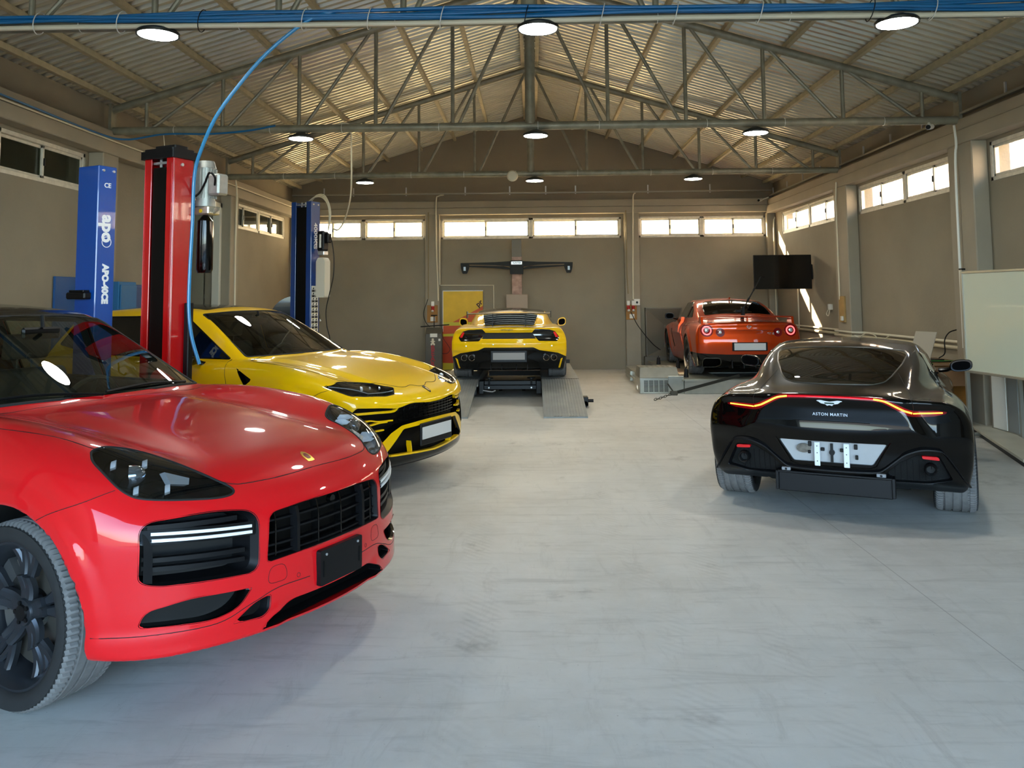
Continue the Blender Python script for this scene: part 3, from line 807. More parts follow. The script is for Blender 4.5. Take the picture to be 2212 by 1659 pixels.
def under_and_arches(car, wheels, R, zlim):
    """dark wheel-arch liners and floor pan split off the painted shell"""
    lab = []
    for (wx, wz) in wheels:
        lab.append(car.region(lambda V: np.maximum(np.hypot(V[:, 0]-wx, V[:, 2]-wz)-(R+.004), .3-np.abs(V[:, 1])) if True else 0))
    u = car.region(lambda V: V[:, 2]-zlim)
    for l in lab: car.side_parts('wheel_arch_liner', l, M_rubber)
    car.part('floor_pan', [u], M_rubber)
def cabin(car, x_dash, x_seat, zf, zb, half, zs, steer_side=1, rear=True):
    """dashboard, wheel, seats: what the windows show"""
    r = car.root
    d = MB(); d.prism([(x_dash, zb-.02), (x_dash-.28, zb+.03), (x_dash-.55, zb-.02), (x_dash-.62, zb-.22), (x_dash-.45, zb-.45), (x_dash, zb-.3)], -half, half, 'y'); d.build('dashboard', M_cloth, r)
    c = (x_dash-.72, steer_side*.37, zb-.06); th = np.linspace(0, 2*PI, 33)[:-1]
    n_, u, v = frame_of((-.9, 0, .42)); w = MB()
    w.tube([np.array(c)+.18*(math.cos(t)*u+math.sin(t)*v) for t in th], .016, 8, closed=True)
    for a in (0, PI/2, PI): w.cyl(np.array(c), np.array(c)+.17*(math.cos(a)*u+math.sin(a)*v), .014, 8)
    w.cyl(np.array(c), np.array(c)+np.array((.2, 0, -.09)), .05, 12, .03); w.build('steering_wheel', M_cloth, r)
    for sx in ([x_seat, x_seat-.95] if rear else [x_seat]):
        for sy in (-1, 1):
            y0 = sy*.37; m = MB()
            m.prism(rnd([(sx+.3, zf+.12), (sx+.3, zf+.28), (sx-.2, zf+.24), (sx-.38, zs-.18), (sx-.50, zs-.18), (sx-.36, zf+.12)], .05), y0-.25, y0+.25, 'y')
            m.prism(rnd([(sx-.40, zs-.12), (sx-.38, zs+.04), (sx-.47, zs+.05), (sx-.50, zs-.12)], .03), y0-.13, y0+.13, 'y')
            m.cyl((sx-.45, y0-.05, zs-.2), (sx-.45, y0-.05, zs-.1), .008, 6).cyl((sx-.45, y0+.05, zs-.2), (sx-.45, y0+.05, zs-.1), .008, 6)
            m.build('car_seat', M_seat, r)
    MB().box((x_seat-1.6, -half, zf), (x_dash, half, zf+.04)).build('cabin_floor', M_cloth, r)
def liner(car, lab, zmin, off=-.014):
    V, N, T = car.S.sub(lab); k = (V[T][:, :, 2].min(1) > zmin)
    T = T[k]; u, inv = np.unique(T, return_inverse=True); T = inv.reshape(T.shape)
    mesh_np('cabin_lining', V[u]+N[u]*off, -N[u], T[:, ::-1], M_cloth, car.root)
def door_mirror(car, x, y, z, sgn, m, w=.22, h=.15, d=.12, arm=True, tilt=0.):
    """rounded mirror shell on a short arm; sgn=+1 left"""
    P = []
    for k, (xx, sc) in enumerate(((.0, .15), (-.012, .55), (-.035, .85), (-.07, 1.), (-.11, .97), (-.12, .9))):
        ol = cellipse(0, 0, w/2*sc, h/2*sc, 20); e = np.sign(ol)*np.abs(ol/np.array([w/2*sc, h/2*sc]))**.75*np.array([w/2*sc, h/2*sc])
        P.append(np.stack([np.full(20, xx*d/.12), sgn*(e[:, 0]), e[:, 1]+tilt*e[:, 0]], 1))
    root = MB()
    for a, b in zip(P[:-1], P[1:]): root.strip(a, b, True)
    root.add(P[-1], [tuple(range(20))])
    root.add(P[0], [tuple(range(20))])
    o = root.build('door_mirror', m, car.root, (x, y, z))
    MB().add(P[-1]*np.array([1, .86, .8])+np.array([-.002, 0, 0]), [tuple(range(20))]).build('mirror_glass', mat('mirror_tint', '0b0b0c', .6, spec=0.), o)
    if arm: MB().tube([(-.06, -sgn*w*.35, -h*.25), (-.04, -sgn*w*.62, -h*.42), (-.02, -sgn*(w*.95), -h*.5)], .022, 8).build('mirror_arm', M_gloss, o)
    return o

def AY(V, a, b): return np.stack([np.abs(V[:, 1]) if a == 1 else V[:, a], np.abs(V[:, 1]) if b == 1 else V[:, b]], 1)
def RF(car, poly, xmin, only=(0,)):
    """region seen from the front (|y|,z)"""
    return car.region(lambda V: np.maximum(poly_sd(AY(V, 1, 2), poly), xmin-V[:, 0]), only)
def RR(car, poly, xmax, only=(0,)): return car.region(lambda V: np.maximum(poly_sd(AY(V, 1, 2), poly), V[:, 0]-xmax), only)
def RT(car, poly, zmin, only=(0,)): return car.region(lambda V: np.maximum(poly_sd(V[:, :2], poly), zmin-V[:, 2]), only)
def RS(car, poly, ymin, only=(0,)): return car.region(lambda V: np.maximum(poly_sd(V[:, [0, 2]], poly), ymin-np.abs(V[:, 1])), only)

# ================================================================== RED SUV (front left)
def cayenne():
    Hc = tab([(-4.2, 1.08), (-3.6, 1.14), (-1.2, 1.14), (-.6, 1.135), (-.3, 1.118), (0, 1.088), (.3, 1.043), (.55, .995), (.7, .962), (.8, .93), (.9, .88), (1.1, .74)])
    ridge = tab([(-4, .02), (-1.2, .02), (-.7, .045), (-.2, .062), (.2, .062), (.45, .045), (.7, .01), (.9, 0)])
    F0 = tab([(.1, .90), (.2, .935), (.26, .95), (.32, .925), (.42, .935), (.56, .928), (.70, .925), (.77, .912), (.83, .885), (.90, .835), (.96, .77), (1.05, .6), (1.2, .2)])
    Bz = tab([(.1, -3.72), (.3, -3.82), (.6, -3.90), (.8, -3.88), (1.0, -3.82), (1.15, -3.75), (1.4, -3.6)])
    Wx = tab([(-4.1, .86), (-3.7, .945), (-3.2, .985), (-2.9, .992), (-2.4, .975), (-1.5, .958), (-.7, .965), (-.25, .985), (.05, .990), (.35, .975), (.6, .955), (.9, .93)])
    Wz = tab([(.1, -.09), (.22, -.05), (.32, -.03), (.5, -.01), (.7, 0), (.85, -.003), (.98, -.018), (1.07, -.045), (1.15, -.09), (1.3, -.25)])
    Hr = tab([(-4.2, 1.38), (-3.7, 1.52), (-3.2, 1.62), (-2.6, 1.665), (-2.05, 1.672), (-1.6, 1.645), (-1.3, 1.60), (-1.0, 1.53)])
    zb = tab([(-4, .30), (-3.5, .24), (-3, .22), (.2, .25), (.5, .275), (1, .278)])
    def F(x, y, z):
        y = np.abs(y)
        top = z-(Hc(x)-.022*(y/.6)**2+ridge(x)*gau(y-.80, .17)-.026*gau(y-.50, .10)*sstep(.9, .2, x)*sstep(-.75, -.3, x))
        rw = np.hypot(x, z-.385); rr = np.hypot(x+2.895, z-.385)
        flare = .016*sstep(.565, .51, rw)*sstep(.2, .5, z)+.016*sstep(.565, .51, rr)*sstep(.2, .5, z)
        side = y-(Wx(x)+Wz(z)+flare-.018*gau(z-.52, .14)*sstep(-.45, -.8, x)*sstep(-2.4, -2.1, x))
        ledge = .016*sstep(.41, .34, z)
        side = side-.012*sstep(.41, .34, z)*sstep(.3, .5, x)
        nose = x-(F0(z)+ledge*sstep(.28, .36, y)-.34*y*y-.22*np.maximum(y-.55, 0)**2*2.0)
        tail = (Bz(z)+.22*y*y+.25*np.maximum(y-.6, 0)**2)-x
        b = smax(side, top, .11); b = smax(b, nose, .16); b = smax(b, tail, .18); b = smax(b, zb(x)-z, .05)
        # cabin
        ws = (x-(-.575-.42*y*y-1.92*(z-1.14)))*.46
        rs = ((-3.78+.15*y*y+.75*(z-1.2))-x)*.8
        sd = (y-(.800-.42*(z-1.10)-.10*sstep(-2.6, -3.7, x)))*.92
        rf = z-(Hr(x)-.055*(y/.6)**2)
        g = smax(sd, rf, .09); g = smax(g, ws, .05); g = smax(g, rs, .1); g = smax(g, .9-z, .02); g = smax(g, tail, .05)
        b = smin(b, g, .03)
        # wheel arches
        for w in (rw, rr):
            arch = np.maximum(w-.457, .52-y); b = smax(b, -arch, .012)
        return b
    car = Car('suv', 'red sport utility vehicle with black front grilles and dark alloy wheels', 'car', (-1.761, 4.372, 0), math.radians(-25.41), F, (-4.05, -1.08, .12), (1.05, 1.08, 1.74), .017)
    r = car.root
    lamp = np.array([(.824, 1.038), (.802, 1.052), (.762, 1.059), (.721, 1.056), (.659, 1.039), (.599, 1.012), (.571, .981), (.544, .947), (.514, .913), (.486, .885), (.482, .868), (.507, .856), (.567, .854), (.662, .863), (.748, .874), (.812, .888), (.838, .909), (.850, .939), (.851, .977), (.843, 1.015)])
    lamp = cr(lamp, 4, True)
    intake = rnd([(.848, .80), (.60, .812), (.435, .785), (.437, .535), (.62, .545), (.80, .556), (.852, .575)], [.06, .1, .06, .055, .1, .06, .05], 7)
    grille = rnd([(-.385, .762), (-.2, .776), (.2, .776), (.385, .762), (.398, .562), (.2, .572), (-.2, .572), (-.398, .562)], [.045, .1, .1, .045, .018, .1, .1, .018], 6)
    fog = rnd([(.852, .405), (.835, .465), (.70, .490), (.47, .478), (.525, .412), (.62, .388), (.72, .396)], [.02, .03, .05, .012, .05, .05, .05], 5)
    tri = rnd([(.553, .355), (.45, .418), (.385, .428), (.392, .37), (.43, .350)], [.012, .03, .012, .02, .012], 4)
    low = rnd([(-.43, .296), (-.385, .335), (-.27, .378), (.27, .378), (.385, .335), (.43, .296)], [.012, .03, .03, .03, .03, .012], 5)
    L_lamp = RF(car, lamp, .15); L_int = RF(car, intake, .4); L_gr = RF(car, grille, .6); L_fog = RF(car, fog, .4); L_tri = RF(car, tri, .5); L_low = RF(car, low, .6)
    ws = rnd([(-.757, 1.146), (-.45, 1.166), (.45, 1.166), (.757, 1.146), (.575, 1.560), (.3, 1.594), (-.3, 1.594), (-.575, 1.560)], [.03, .2, .2, .03, .03, .2, .2, .03], 6)
    L_ws = RF(car, ws, -1.85)
    dlo = [rnd([(-.98, 1.150), (-1.72, 1.150), (-1.72, 1.545), (-1.62, 1.54)], .015), rnd([(-1.80, 1.150), (-2.62, 1.155), (-2.62, 1.555), (-1.80, 1.55)], .015), rnd([(-2.70, 1.155), (-3.15, 1.19), (-3.02, 1.50), (-2.70, 1.545)], .02)]
    L_dlo = [RS(car, p, .4) for p in dlo]
    L_rg = RR(car, rnd([(-.60, 1.2), (.60, 1.2), (.50, 1.50), (-.50, 1.50)], .05), -3.2)
    hood = [(.802, 0), (.800, .15), (.785, .29), (.745, .445), (.686, .512), (.612, .542), (.511, .571), (.399, .601), (.324, .659), (.288, .721), (.274, .762), (.254, .792), (.054, .825), (-.249, .856), (-.55, .845), (-.68, .72), (-.66, .5), (-.605, .25), (-.585, 0)]
    hood = np.array(hood+[(x, -y) for x, y in hood[-2:0:-1]])
    L_hood = RT(car, hood, .84)
    L_roof = RT(car, rnd([(-1.42, -.50), (-1.42, .50), (-3.3, .47), (-3.3, -.47)], .06), 1.45)
    under_and_arches(car, [(0, .385), (-2.895, .385)], .457, .262)
    car.part('body_shell', [0], P_red); car.part('hood', L_hood, P_red, off=.0006)
    car.line('hood_seam', hood, 'z', 1, M_gap, .0026, off=-.0012, closed=True, sub=4)
    car.part('roof_glass', L_roof, M_gloss, off=.001)
    liner(car, [0, L_roof], 1.0)
    car.part('windscreen', L_ws, G_car)
    car.line('windscreen_trim', ws, 'x', 1, M_rubber, .011, stop=-1.9, closed=True, sub=1, off=-.003)
    for l, gm in zip(L_dlo, (G_car, G_car, G_dark)): car.side_parts('side_window', l, gm)
    for p in dlo: car.line('window_trim', p, 'y', 1, M_gloss, .010, both=True, closed=True, sub=1)
    car.part('rear_window', L_rg, G_dark)
    cabin(car, -.62, -1.55, .42, 1.10, .72, 1.42)
    MB().box((-1.30, -.12, 1.46), (-1.27, .12, 1.53), bev=.012).cyl((-1.27, 0, 1.53), (-1.28, 0, 1.60), .012, 8).build('rear_view_mirror', M_black, r)
    wp = MB()
    for y0, y1 in ((.62, -.05), (-.08, -.66)):
        Pq, Nq = drape(F, [(y0, 1.162), ((y0+y1)/2, 1.185), (y1, 1.172)], 'x', 1, stop=-1.5, off=.012); wp.tube(cr(Pq, 6), .008, 6)
    wp.build('wiper', M_black, r)
    # head lamps
    car.cavity('headlamp_housing', lamp, 'x', 1, .10, M_gloss, mat('lamp_back', '0b0c0e', .25), shrink=.93, both=True, dirv=(-.085, -.03, -.02))
    for o in car.side_parts('headlamp_lens', L_lamp, G_lens, .001): pass
    car.line('headlamp_seal', lamp, 'x', 1, M_rubber, .005, closed=True, sub=1, both=True)
    for sg in (1, -1):
        hl = MB(); Pq, Nq = drape(F, [(sg*.775, 1.003), (sg*.668, .992), (sg*.785, .912), (sg*.683, .906)], 'x', 1)
        for p in Pq:
            c = p+np.array((-.045, -.012*sg, -.01)); u_ = np.array((.62, -.72*sg, 0)); u_ /= np.linalg.norm(u_); rt = np.array((u_[1], -u_[0], 0))*sg
            A = [c+rt*a+np.array((0, 0, b)) for a, b in ((-.050, .004), (-.02, .018), (.03, .018), (.045, -.002), (.035, -.014), (-.03, -.010))]
            hl.add(A+[a-u_*.02-np.array((0, 0, .006)) for a in A], [(0, 1, 2, 3, 4, 5), (0, 1, 7, 6), (1, 2, 8, 7), (2, 3, 9, 8), (3, 4, 10, 9), (4, 5, 11, 10), (5, 0, 6, 11)])
        hl.build('led_module', M_led, r)
        p = drape(F, [(sg*.748, .957)], 'x', 1)[0][0]+np.array((-.06, -.02*sg, 0))
        MB().lathe([(.001, .03), (.02, .025), (.033, .010), (.040, -.005), (.044, -.03)], p, (.75, -.65*sg, .1), 24).build('projector_lens', mat('projector_glass', '8a8f94', .08, metal=.8, coat=1.), r)
        q0 = drape(F, [(sg*.64, .955), (sg*.575, .925), (sg*.60, .905), (sg*.66, .915)], 'x', 1)[0]+np.array((-.05, 0, 0))
        MB().add(list(q0)+list(q0-np.array((.03, 0, .01))), [(0, 1, 2, 3), (0, 1, 5, 4), (1, 2, 6, 5), (2, 3, 7, 6), (3, 0, 4, 7)]).build('lamp_prism', M_ledoff, r)
    # outer intakes
    car.cavity('intake_duct', intake, 'x', 1, .13, M_satin, M_black, shrink=.86, both=True, dirv=(-.12, -.015, 0))
    for sg in (1, -1):
        for nm, (a, b), mm, w_, dx in (('light_bar', ((.815, .756), (.462, .727)), M_led, .006, -.004), ('light_bar', ((.815, .731), (.462, .703)), M_led, .006, -.004), ('intake_slat', ((.81, .775), (.50, .765)), M_satin, .010, -.03), ('intake_slat', ((.815, .652), (.475, .630)), M_satin, .009, -.03), ('intake_slat', ((.815, .617), (.475, .592)), M_satin, .009, -.03)):
            P2 = [(sg*(a[0]+(b[0]-a[0])*t), a[1]+(b[1]-a[1])*t) for t in np.linspace(0, 1, 12)]; Pq = drape(F, P2, 'x', 1)[0]+np.array((dx, 0, 0)); m_ = MB()
            S_ = [Pq+np.array(o) for o in ((0, 0, w_), (0, 0, -w_), (-.035, 0, -w_), (-.035, 0, w_))]
            for k in range(4): m_.strip(S_[k], S_[(k+1) % 4])
            m_.build(nm, mm, r)
        P2 = [(sg*(.835-.39*t), .742-.028*t) for t in np.linspace(0, 1, 12)]; Pq = drape(F, P2, 'x', 1)[0]+np.array((-.012, 0, 0)); m_ = MB()
        S_ = [Pq+np.array(o) for o in ((0, 0, .03), (0, 0, -.027), (-.05, 0, -.027), (-.05, 0, .03))]
        for k in range(4): m_.strip(S_[k], S_[(k+1) % 4])
        m_.build('light_bar_housing', M_gloss, r)
        Pa = drape(F, [(sg*.838, .56+.02*k) for k in range(11)], 'x', 1)[0]; Pb = drape(F, [(sg*.806, .56+.0185*k) for k in range(11)], 'x', 1)[0]+np.array((-.02, 0, 0))
        MB().strip(Pa+np.array((-.004, 0, 0)), Pb).build('intake_frame', M_satin, r)
    # centre grille
    car.cavity('grille_duct', grille, 'x', 1, .10, M_satin, M_black, shrink=.94)
    for z in (.725, .675, .622, .585):
        hw = .385; Pq = drape(F, [(y, z) for y in np.linspace(-hw, hw, 15)], 'x', 1)[0]+np.array((-.022, 0, 0)); m_ = MB()
        S_ = [Pq+np.array(o) for o in ((0, 0, .004), (0, 0, -.004), (-.03, 0, -.004), (-.03, 0, .004))]
        for k in range(4): m_.strip(S_[k], S_[(k+1) % 4])
        m_.build('grille_bar', M_satin, r)
    for y, w_, mm, dx in ((-.235, .009, M_satin, -.004), (.235, .009, M_satin, -.004), (-.10, .0035, M_gloss, -.02), (.06, .0035, M_gloss, -.02), (-.34, .0035, M_gloss, -.02), (.34, .0035, M_gloss, -.02)):
        Pq = drape(F, [(y, z) for z in np.linspace(.57, .765, 9)], 'x', 1)[0]+np.array((dx, 0, 0)); m_ = MB()
        S_ = [Pq+np.array(o) for o in ((0, w_, 0), (0, -w_, 0), (-.04, -w_, 0), (-.04, w_, 0))]
        for k in range(4): m_.strip(S_[k], S_[(k+1) % 4])
        m_.build('grille_bar', mm, r)
    MB().cyl((.86, .02, .742), (.885, .02, .742), .018, 14).build('front_camera', M_gloss, r)
    car.cavity('fog_duct', fog, 'x', 1, .06, M_gloss, M_black, shrink=.9, both=True, dirv=(-.06, -.01, 0))
    car.cavity('side_vent', tri, 'x', 1, .05, M_satin, M_black, shrink=.9, both=True, dirv=(-.05, 0, 0))
    car.cavity('lower_duct', low, 'x', 1, .07, M_satin, M_black, shrink=.95)
    # panel joints
    car.line('panel_seam', [(.945, .376), (.833, .375), (.61, .372), (.47, .413), (.346, .447), (.18, .449)], 'x', 1, M_gap, .002, both=True, off=-.0008)
    car.line('panel_seam', [(.495, .922), (.409, .882), (.295, .843), (.211, .806)], 'y', 1, M_gap, .002, both=True, off=-.0008)
    car.line('panel_seam', [(-.55, 1.08), (-.53, .9), (-.52, .6), (-.5, .4)], 'y', 1, M_gap, .002, both=True, off=-.0008)
    for sg in (1, -1):
        car.line('sensor_ring', cellipse(sg*.243, .471, .009, .009, 14), 'x', 1, M_gap, .0012, closed=True, sub=1)
        car.line('tow_cover_seam', rnd([(sg*.30, .47), (sg*.40, .47), (sg*.385, .54), (sg*.31, .54)], .03), 'x', 1, M_gap, .0012, closed=True, sub=1)
    # plate
    pl = MB(); pl.prism(rnd([(-.14, .392), (.165, .392), (.165, .548), (-.14, .548)], .012), .925, .95, 'x'); po = pl.build('plate_holder', M_satin, r)
    for y, z in ((-.10, .525), (.13, .525)): MB().cyl((.945, y, z), (.954, y, z), .006, 8).build('plate_screw', M_silver, po)
    for y in (-.115, .145): MB().box((.948, y-.003, .43), (.953, y+.003, .50)).build('plate_slot', M_black, po)
    # crest on the bonnet
    sh = np.array([(.775, 0), (.772, .022), (.738, .026), (.716, .016), (.705, 0), (.716, -.016), (.738, -.026), (.772, -.022)])[::-1]
    b_ = car.lay('crest_badge', sh*np.array([1, 1]), 'z', 1, M_gold, .003, .004, .006)
    car.lay('crest_field', (sh-np.array([.74, 0]))*.55+np.array([.74, 0]), 'z', 1, mat('badge_red', '7c1414', .3), .0045, .003, .006, parent=b_)
    for sg in (1, -1): door_mirror(car, -1.28, sg*.98, 1.13, sg, P_red, .22, .16)
    M_rim = mat('rim_satin_black', '3c3f44', .35, metal=.7)
    for x in (0, -2.895):
        for sg in (1, -1): wheel(r, x, sg*.825, .383, .383, .292, .29, sg, 'y5', M_rim, '9a8a5a' if 0 else '3a3a3a', tread=90)
    return car
# ================================================================== WORKSHOP THINGS
M_lamp = mat('led_panel', 'ffffff', .4, emit='fafbf2', estr=LAMP_STRENGTH)
M_lamprim = mat('lamp_rim', '2a2a28', .4, metal=.4)
M_blue_hose = mat('blue_hose', '0a659c', .35, coat=.3)
def lamp(x, y, z, label):
    t = thing('high_bay_lamp', label, 'ceiling lamp', (x, y, z), group='round high bay lamps')
    MB().lathe([(.150, .0), (.168, -.004), (.170, .018), (.155, .034), (.11, .05), (.06, .075), (.03, .085), (.001, .085)], n=40).build('lamp_housing', M_lamprim, t)
    MB().lathe([(.001, -.004), (.08, -.004), (.152, -.002), (.154, .002)], n=40).build('lamp_lens', M_lamp, t, fix=False)
    th = np.linspace(0, 2*PI, 15)[:-1]
    MB().tube(np.stack([.025*np.cos(th), 0*th, .105+.025*np.sin(th)], 1), .006, 6, closed=True).build('hanging_ring', M_lamprim, t)
for y, where in ((6.58, 'under the hose bundle truss'), (10.81, 'under the truss above the red column'), (15.04, 'under the truss farthest back')):
    for x, pos in ((-3.03, 'towards the left wall'), (.07, 'beside the king post'), (2.94, 'towards the window wall')):
        lamp(x, y, 3.795 if y > 7 else 3.84, 'lit round lamp '+where+', '+pos)

# hose bundle along the first truss
hb = thing('hose_bundle', 'bundle of blue air hoses and cream conduit tied along the roof truss', 'hoses', (0, 6.50, 3.93))
xs = np.linspace(-5.5, 5.5, 80)
for k in range(6):
    ph = k*1.7; zz = -.002+.022*(k % 3)+.014*np.sin(xs*1.1+ph)+.006*np.sin(xs*3+ph); yy = -.015-.022*(k//3)+.01*np.sin(xs*.9+ph*2)
    MB().tube(np.stack([xs, yy, zz], 1), .0145, 8).build('air_hose', M_blue_hose, hb)
MB().tube(np.stack([xs, 0*xs-.02, -.052+.006*np.sin(xs*1.3)], 1), .020, 8).build('conduit', M_cream, hb)
for k in range(17):
    x = -5.2+k*.65+random.uniform(-.15, .15); th = np.linspace(0, 2*PI, 17)[:-1]
    MB().tube(np.stack([x+.02*np.sin(th), -.0+.085*np.cos(th), -.005+.088*np.sin(th)], 1), .004, 5, closed=True).build('zip_tie', M_white if k % 4 else M_black, hb)
# hose that drops to the red column
dp = [(-1.55, 6.47, 3.975), (-1.72, 6.47, 3.93), (-1.90, 6.5, 3.83), (-2.13, 6.52, 3.64), (-2.35, 6.55, 3.40), (-2.53, 6.57, 3.16), (-2.66, 6.62, 2.92), (-2.735, 6.66, 2.70), (-2.752, 6.68, 2.3), (-2.765, 6.68, 1.9), (-2.765, 6.68, 1.6), (-2.735, 6.68, 1.38), (-2.67, 6.68, 1.17)]
tag(MB().tube(cr(dp, 8), .0145, 10).build('air_hose', mat('air_hose_blue', '2a86be', .3, coat=.3)), 'single blue air hose arching from the truss down the red lift column', 'hose')
wh = [(-5.47, 6.9, 3.84), (-5.47, 8.5, 3.82), (-5.47, 10.3, 3.80), (-5.3, 10.72, 3.80), (-4.8, 10.70, 3.86), (-4.2, 10.72, 3.86), (-3.7, 10.73, 3.90), (-3.35, 10.74, 3.965)]
tag(MB().tube(cr(wh, 8), .013, 8).build('air_hose', M_blue_hose), 'thin blue air hose along the left wall beam turning onto a truss', 'hose')
tag(MB().tube(cr([(-5.47, 6.0, 3.795), (-5.47, 10, 3.775), (-5.48, 15, 3.79), (-5.48, 19.3, 3.80)], 12), .012, 8).build('wall_conduit', M_cream), 'cream cable conduit running along the left wall beam', 'conduit')
tag(MB().tube(cr([(-5.47, 15.2, 3.9), (-5.46, 15.25, 3.6), (-5.49, 15.3, 2.6), (-5.48, 15.3, 1.2), (-5.48, 15.3, .3)], 10), .018, 8).build('wall_conduit', M_cream), 'cream conduit pipe running down the left wall beside the doorway', 'conduit')

# lift columns --------------------------------------------------------------
LIFT_ROT = math.radians(-24.5)
M_redpt = mat('lift_red', 'c40d12', .25, coat=.8, bump=(60, .03)); M_bluept = mat('lift_blue', '0748a0', .3, coat=.6); M_bluept2 = mat('lift_blue_deep', '083a80', .3, coat=.6)
def column(name, label, loc, W, D, H, m, slot=True):
    """U-section column: slot face towards local -y, plain side towards +x"""
    t = thing(name, label, 'car lift', loc, LIFT_ROT, group=None)
    s = .05 if slot else 0
    if slot:
        MB().box((-W/2, -D/2+.01, .03), (-W/2+.012, D/2, H), bev=.003).box((W/2-.012, -D/2+.01, .03), (W/2, D/2, H), bev=.003).box((-W/2, D/2-.012, .03), (W/2, D/2, H), bev=.003).box((-W/2, -D/2, .03), (-W/2+W*.24, -D/2+.012, H), bev=.003).box((W/2-W*.24, -D/2, .03), (W/2, -D/2+.012, H), bev=.003).build('column', m, t)
        MB().box((-W*.24, -D/2+.015, .1), (W*.24, -D/2+.03, H-.09)).build('slot_cover', M_black, t)
        MB().box((-W*.30, -D/2+.03, H-.06), (W*.30, D/2-.02, H-.04)).cyl((-.03, -D/2+.05, H-.1), (-.03, -D/2+.05, H-.01), .012, 8).cyl((.05, -D/2+.05, H-.1), (.05, -D/2+.05, H-.01), .012, 8).build('screw_bearing', M_silver, t)
    else:
        MB().box((-W/2, -D/2, .03), (W/2, D/2, H), bev=.008).build('column', m, t)
    MB().box((-W/2-.12, -D/2-.12, 0), (W/2+.12, D/2+.12, .03), bev=.006).build('base_plate', m, t)
    return t
W_, D_, H_ = .331, .213, 2.87
rc = column('lift_column', 'red lift column with black slot and black cap, grey motor behind', (-3.027, 6.85, 0), W_, D_, H_, M_redpt)
cp = MB(); cp.prism(rnd([(-.19, -.135), (.19, -.135), (.19, .135), (-.19, .135)], .02), H_-.02, H_+.045, 'z'); cp.prism(rnd([(-.17, -.12), (.17, -.12), (.17, .12), (-.17, .12)], .03), H_+.045, H_+.065, 'z'); cp.prism(rnd([(-.12, -.05), (.12, -.05), (.11, .10), (-.11, .10)], .02), H_+.06, H_+.10, 'z'); cp.build('column_cap', M_satin, rc)
for x in (-.155, .155): MB().cyl((x*1.0, -D_/2-.004, .2), (x, -D_/2-.004, H_-.06), .0035, 6).build('edge_highlight_cord', M_redpt, rc)  # red cords added along the column edges to carry their highlight lines
bl = MB(); bl.cyl((W_/2, -.02, H_-.07), (W_/2+.012, -.02, H_-.07), .014, 10); bl.build('bolt', M_silver, rc)
# lift arm carriage guard beside the column (black)
MB().box((W_/2+.005, .03, .2), (W_/2+.06, .085, 1.66), bev=.006).build('carriage_guard', M_satin, rc)
mo = thing('hydraulic_power_unit', 'grey electric motor with black oil tank fixed to the red lift column', 'motor', (-2.765, 6.98, 2.30), LIFT_ROT)
M_mot = mat('motor_grey', 'a3a49e', .4, metal=.5, noise=(20, .1))
m_ = MB(); m_.cyl((0, 0, .22), (0, 0, .50), .075, 20); m_.cyl((0, 0, .50), (0, 0, .56), .082, 20, .065); m_.cyl((0, 0, .17), (0, 0, .22), .085, 20); m_.build('motor_body', M_mot, mo)
for k in range(20):
    a = k*2*PI/20; c, s = math.cos(a), math.sin(a); MB().add([(c*.074-s*.003, s*.074+c*.003, .24), (c*.074+s*.003, s*.074-c*.003, .24), (c*.09+s*.003, s*.09-c*.003, .24), (c*.09-s*.003, s*.09+c*.003, .24), (c*.074-s*.003, s*.074+c*.003, .49), (c*.074+s*.003, s*.074-c*.003, .49), (c*.09+s*.003, s*.09-c*.003, .49), (c*.09-s*.003, s*.09+c*.003, .49)], [(0, 1, 2, 3), (4, 5, 6, 7), (0, 1, 5, 4), (1, 2, 6, 5), (2, 3, 7, 6), (3, 0, 4, 7)]).build('cooling_fin', M_mot, mo)
MB().box((.075, -.06, .26), (.20, .06, .44), bev=.015).build('terminal_box', M_mot, mo)
MB().box((-.06, -.07, .10), (.10, .07, .17), bev=.01).cyl((.09, 0, .12), (.14, 0, .15), .018, 8).build('pump_block', mat('pump_alloy', 'b9b6a6', .35, metal=.7), mo)
MB().cyl((.02, -.078, .13), (.02, -.064, .13), .016, 10).build('pump_knob', mat('knob_yellow', 'd9b417', .4), mo)
MB().lathe([(.02, .10), (.035, .085), (.065, .05), (.068, -.06), (.068, -.36), (.055, -.39), (.001, -.39)], n=24).build('oil_tank', M_gloss, mo)
MB().tube(cr([(.16, -.06, .34), (.19, -.09, .40), (.15, -.11, .44), (.09, -.10, .36), (.03, -.10, .28), (-.03, -.11, .24)], 6), .009, 7).build('motor_cable', M_black, mo)

b1 = column('lift_column', 'bright blue lift column with white lettering beside the red one', (-4.136, 7.80, 0), .283, .201, 2.955, M_bluept, slot=False)
Mw = mat('white_print', 'e8edf2', .5)
def vtext(parent, txt, size, x, z, y=0., bold=0., m=None, sx=1.):
    """vertical lettering on the +x face: letters run downwards"""
    return text('lettering', txt, size, m or Mw, parent, (x, y, z), (0, 0, -1), (0, 1, 0), .0012, bold, sx=sx)
text('lettering', 'CE', .062, Mw, b1, (.1427, .0, 2.77), (0, 1, 0), (0, 0, 1), .0012, .0015)
vtext(b1, 'apo', .175, .1427, 2.36, .01, .007)
MB().lathe([(.045, 0), (.052, 0), (.052, .002), (.045, .002)], (.1420, .005, 2.235), (1, 0, 0), 28, closed=True).build('logo_ring', Mw, b1)
vtext(b1, 'APO-40CE', .088, .1427, 1.84, .0, .006, sx=.92)
bb = MB()
for y in (-.05, .06): bb.cyl((.141, y, 2.91), (.154, y, 2.91), .012, 8)
bb.build('bolt', M_silver, b1)
MB().box((-.16, -.18, 1.70), (.10, -.10, 1.765), bev=.012).box((-.13, -.17, 1.765), (.07, -.10, 1.785), bev=.005).build('lock_release', M_satin, b1)

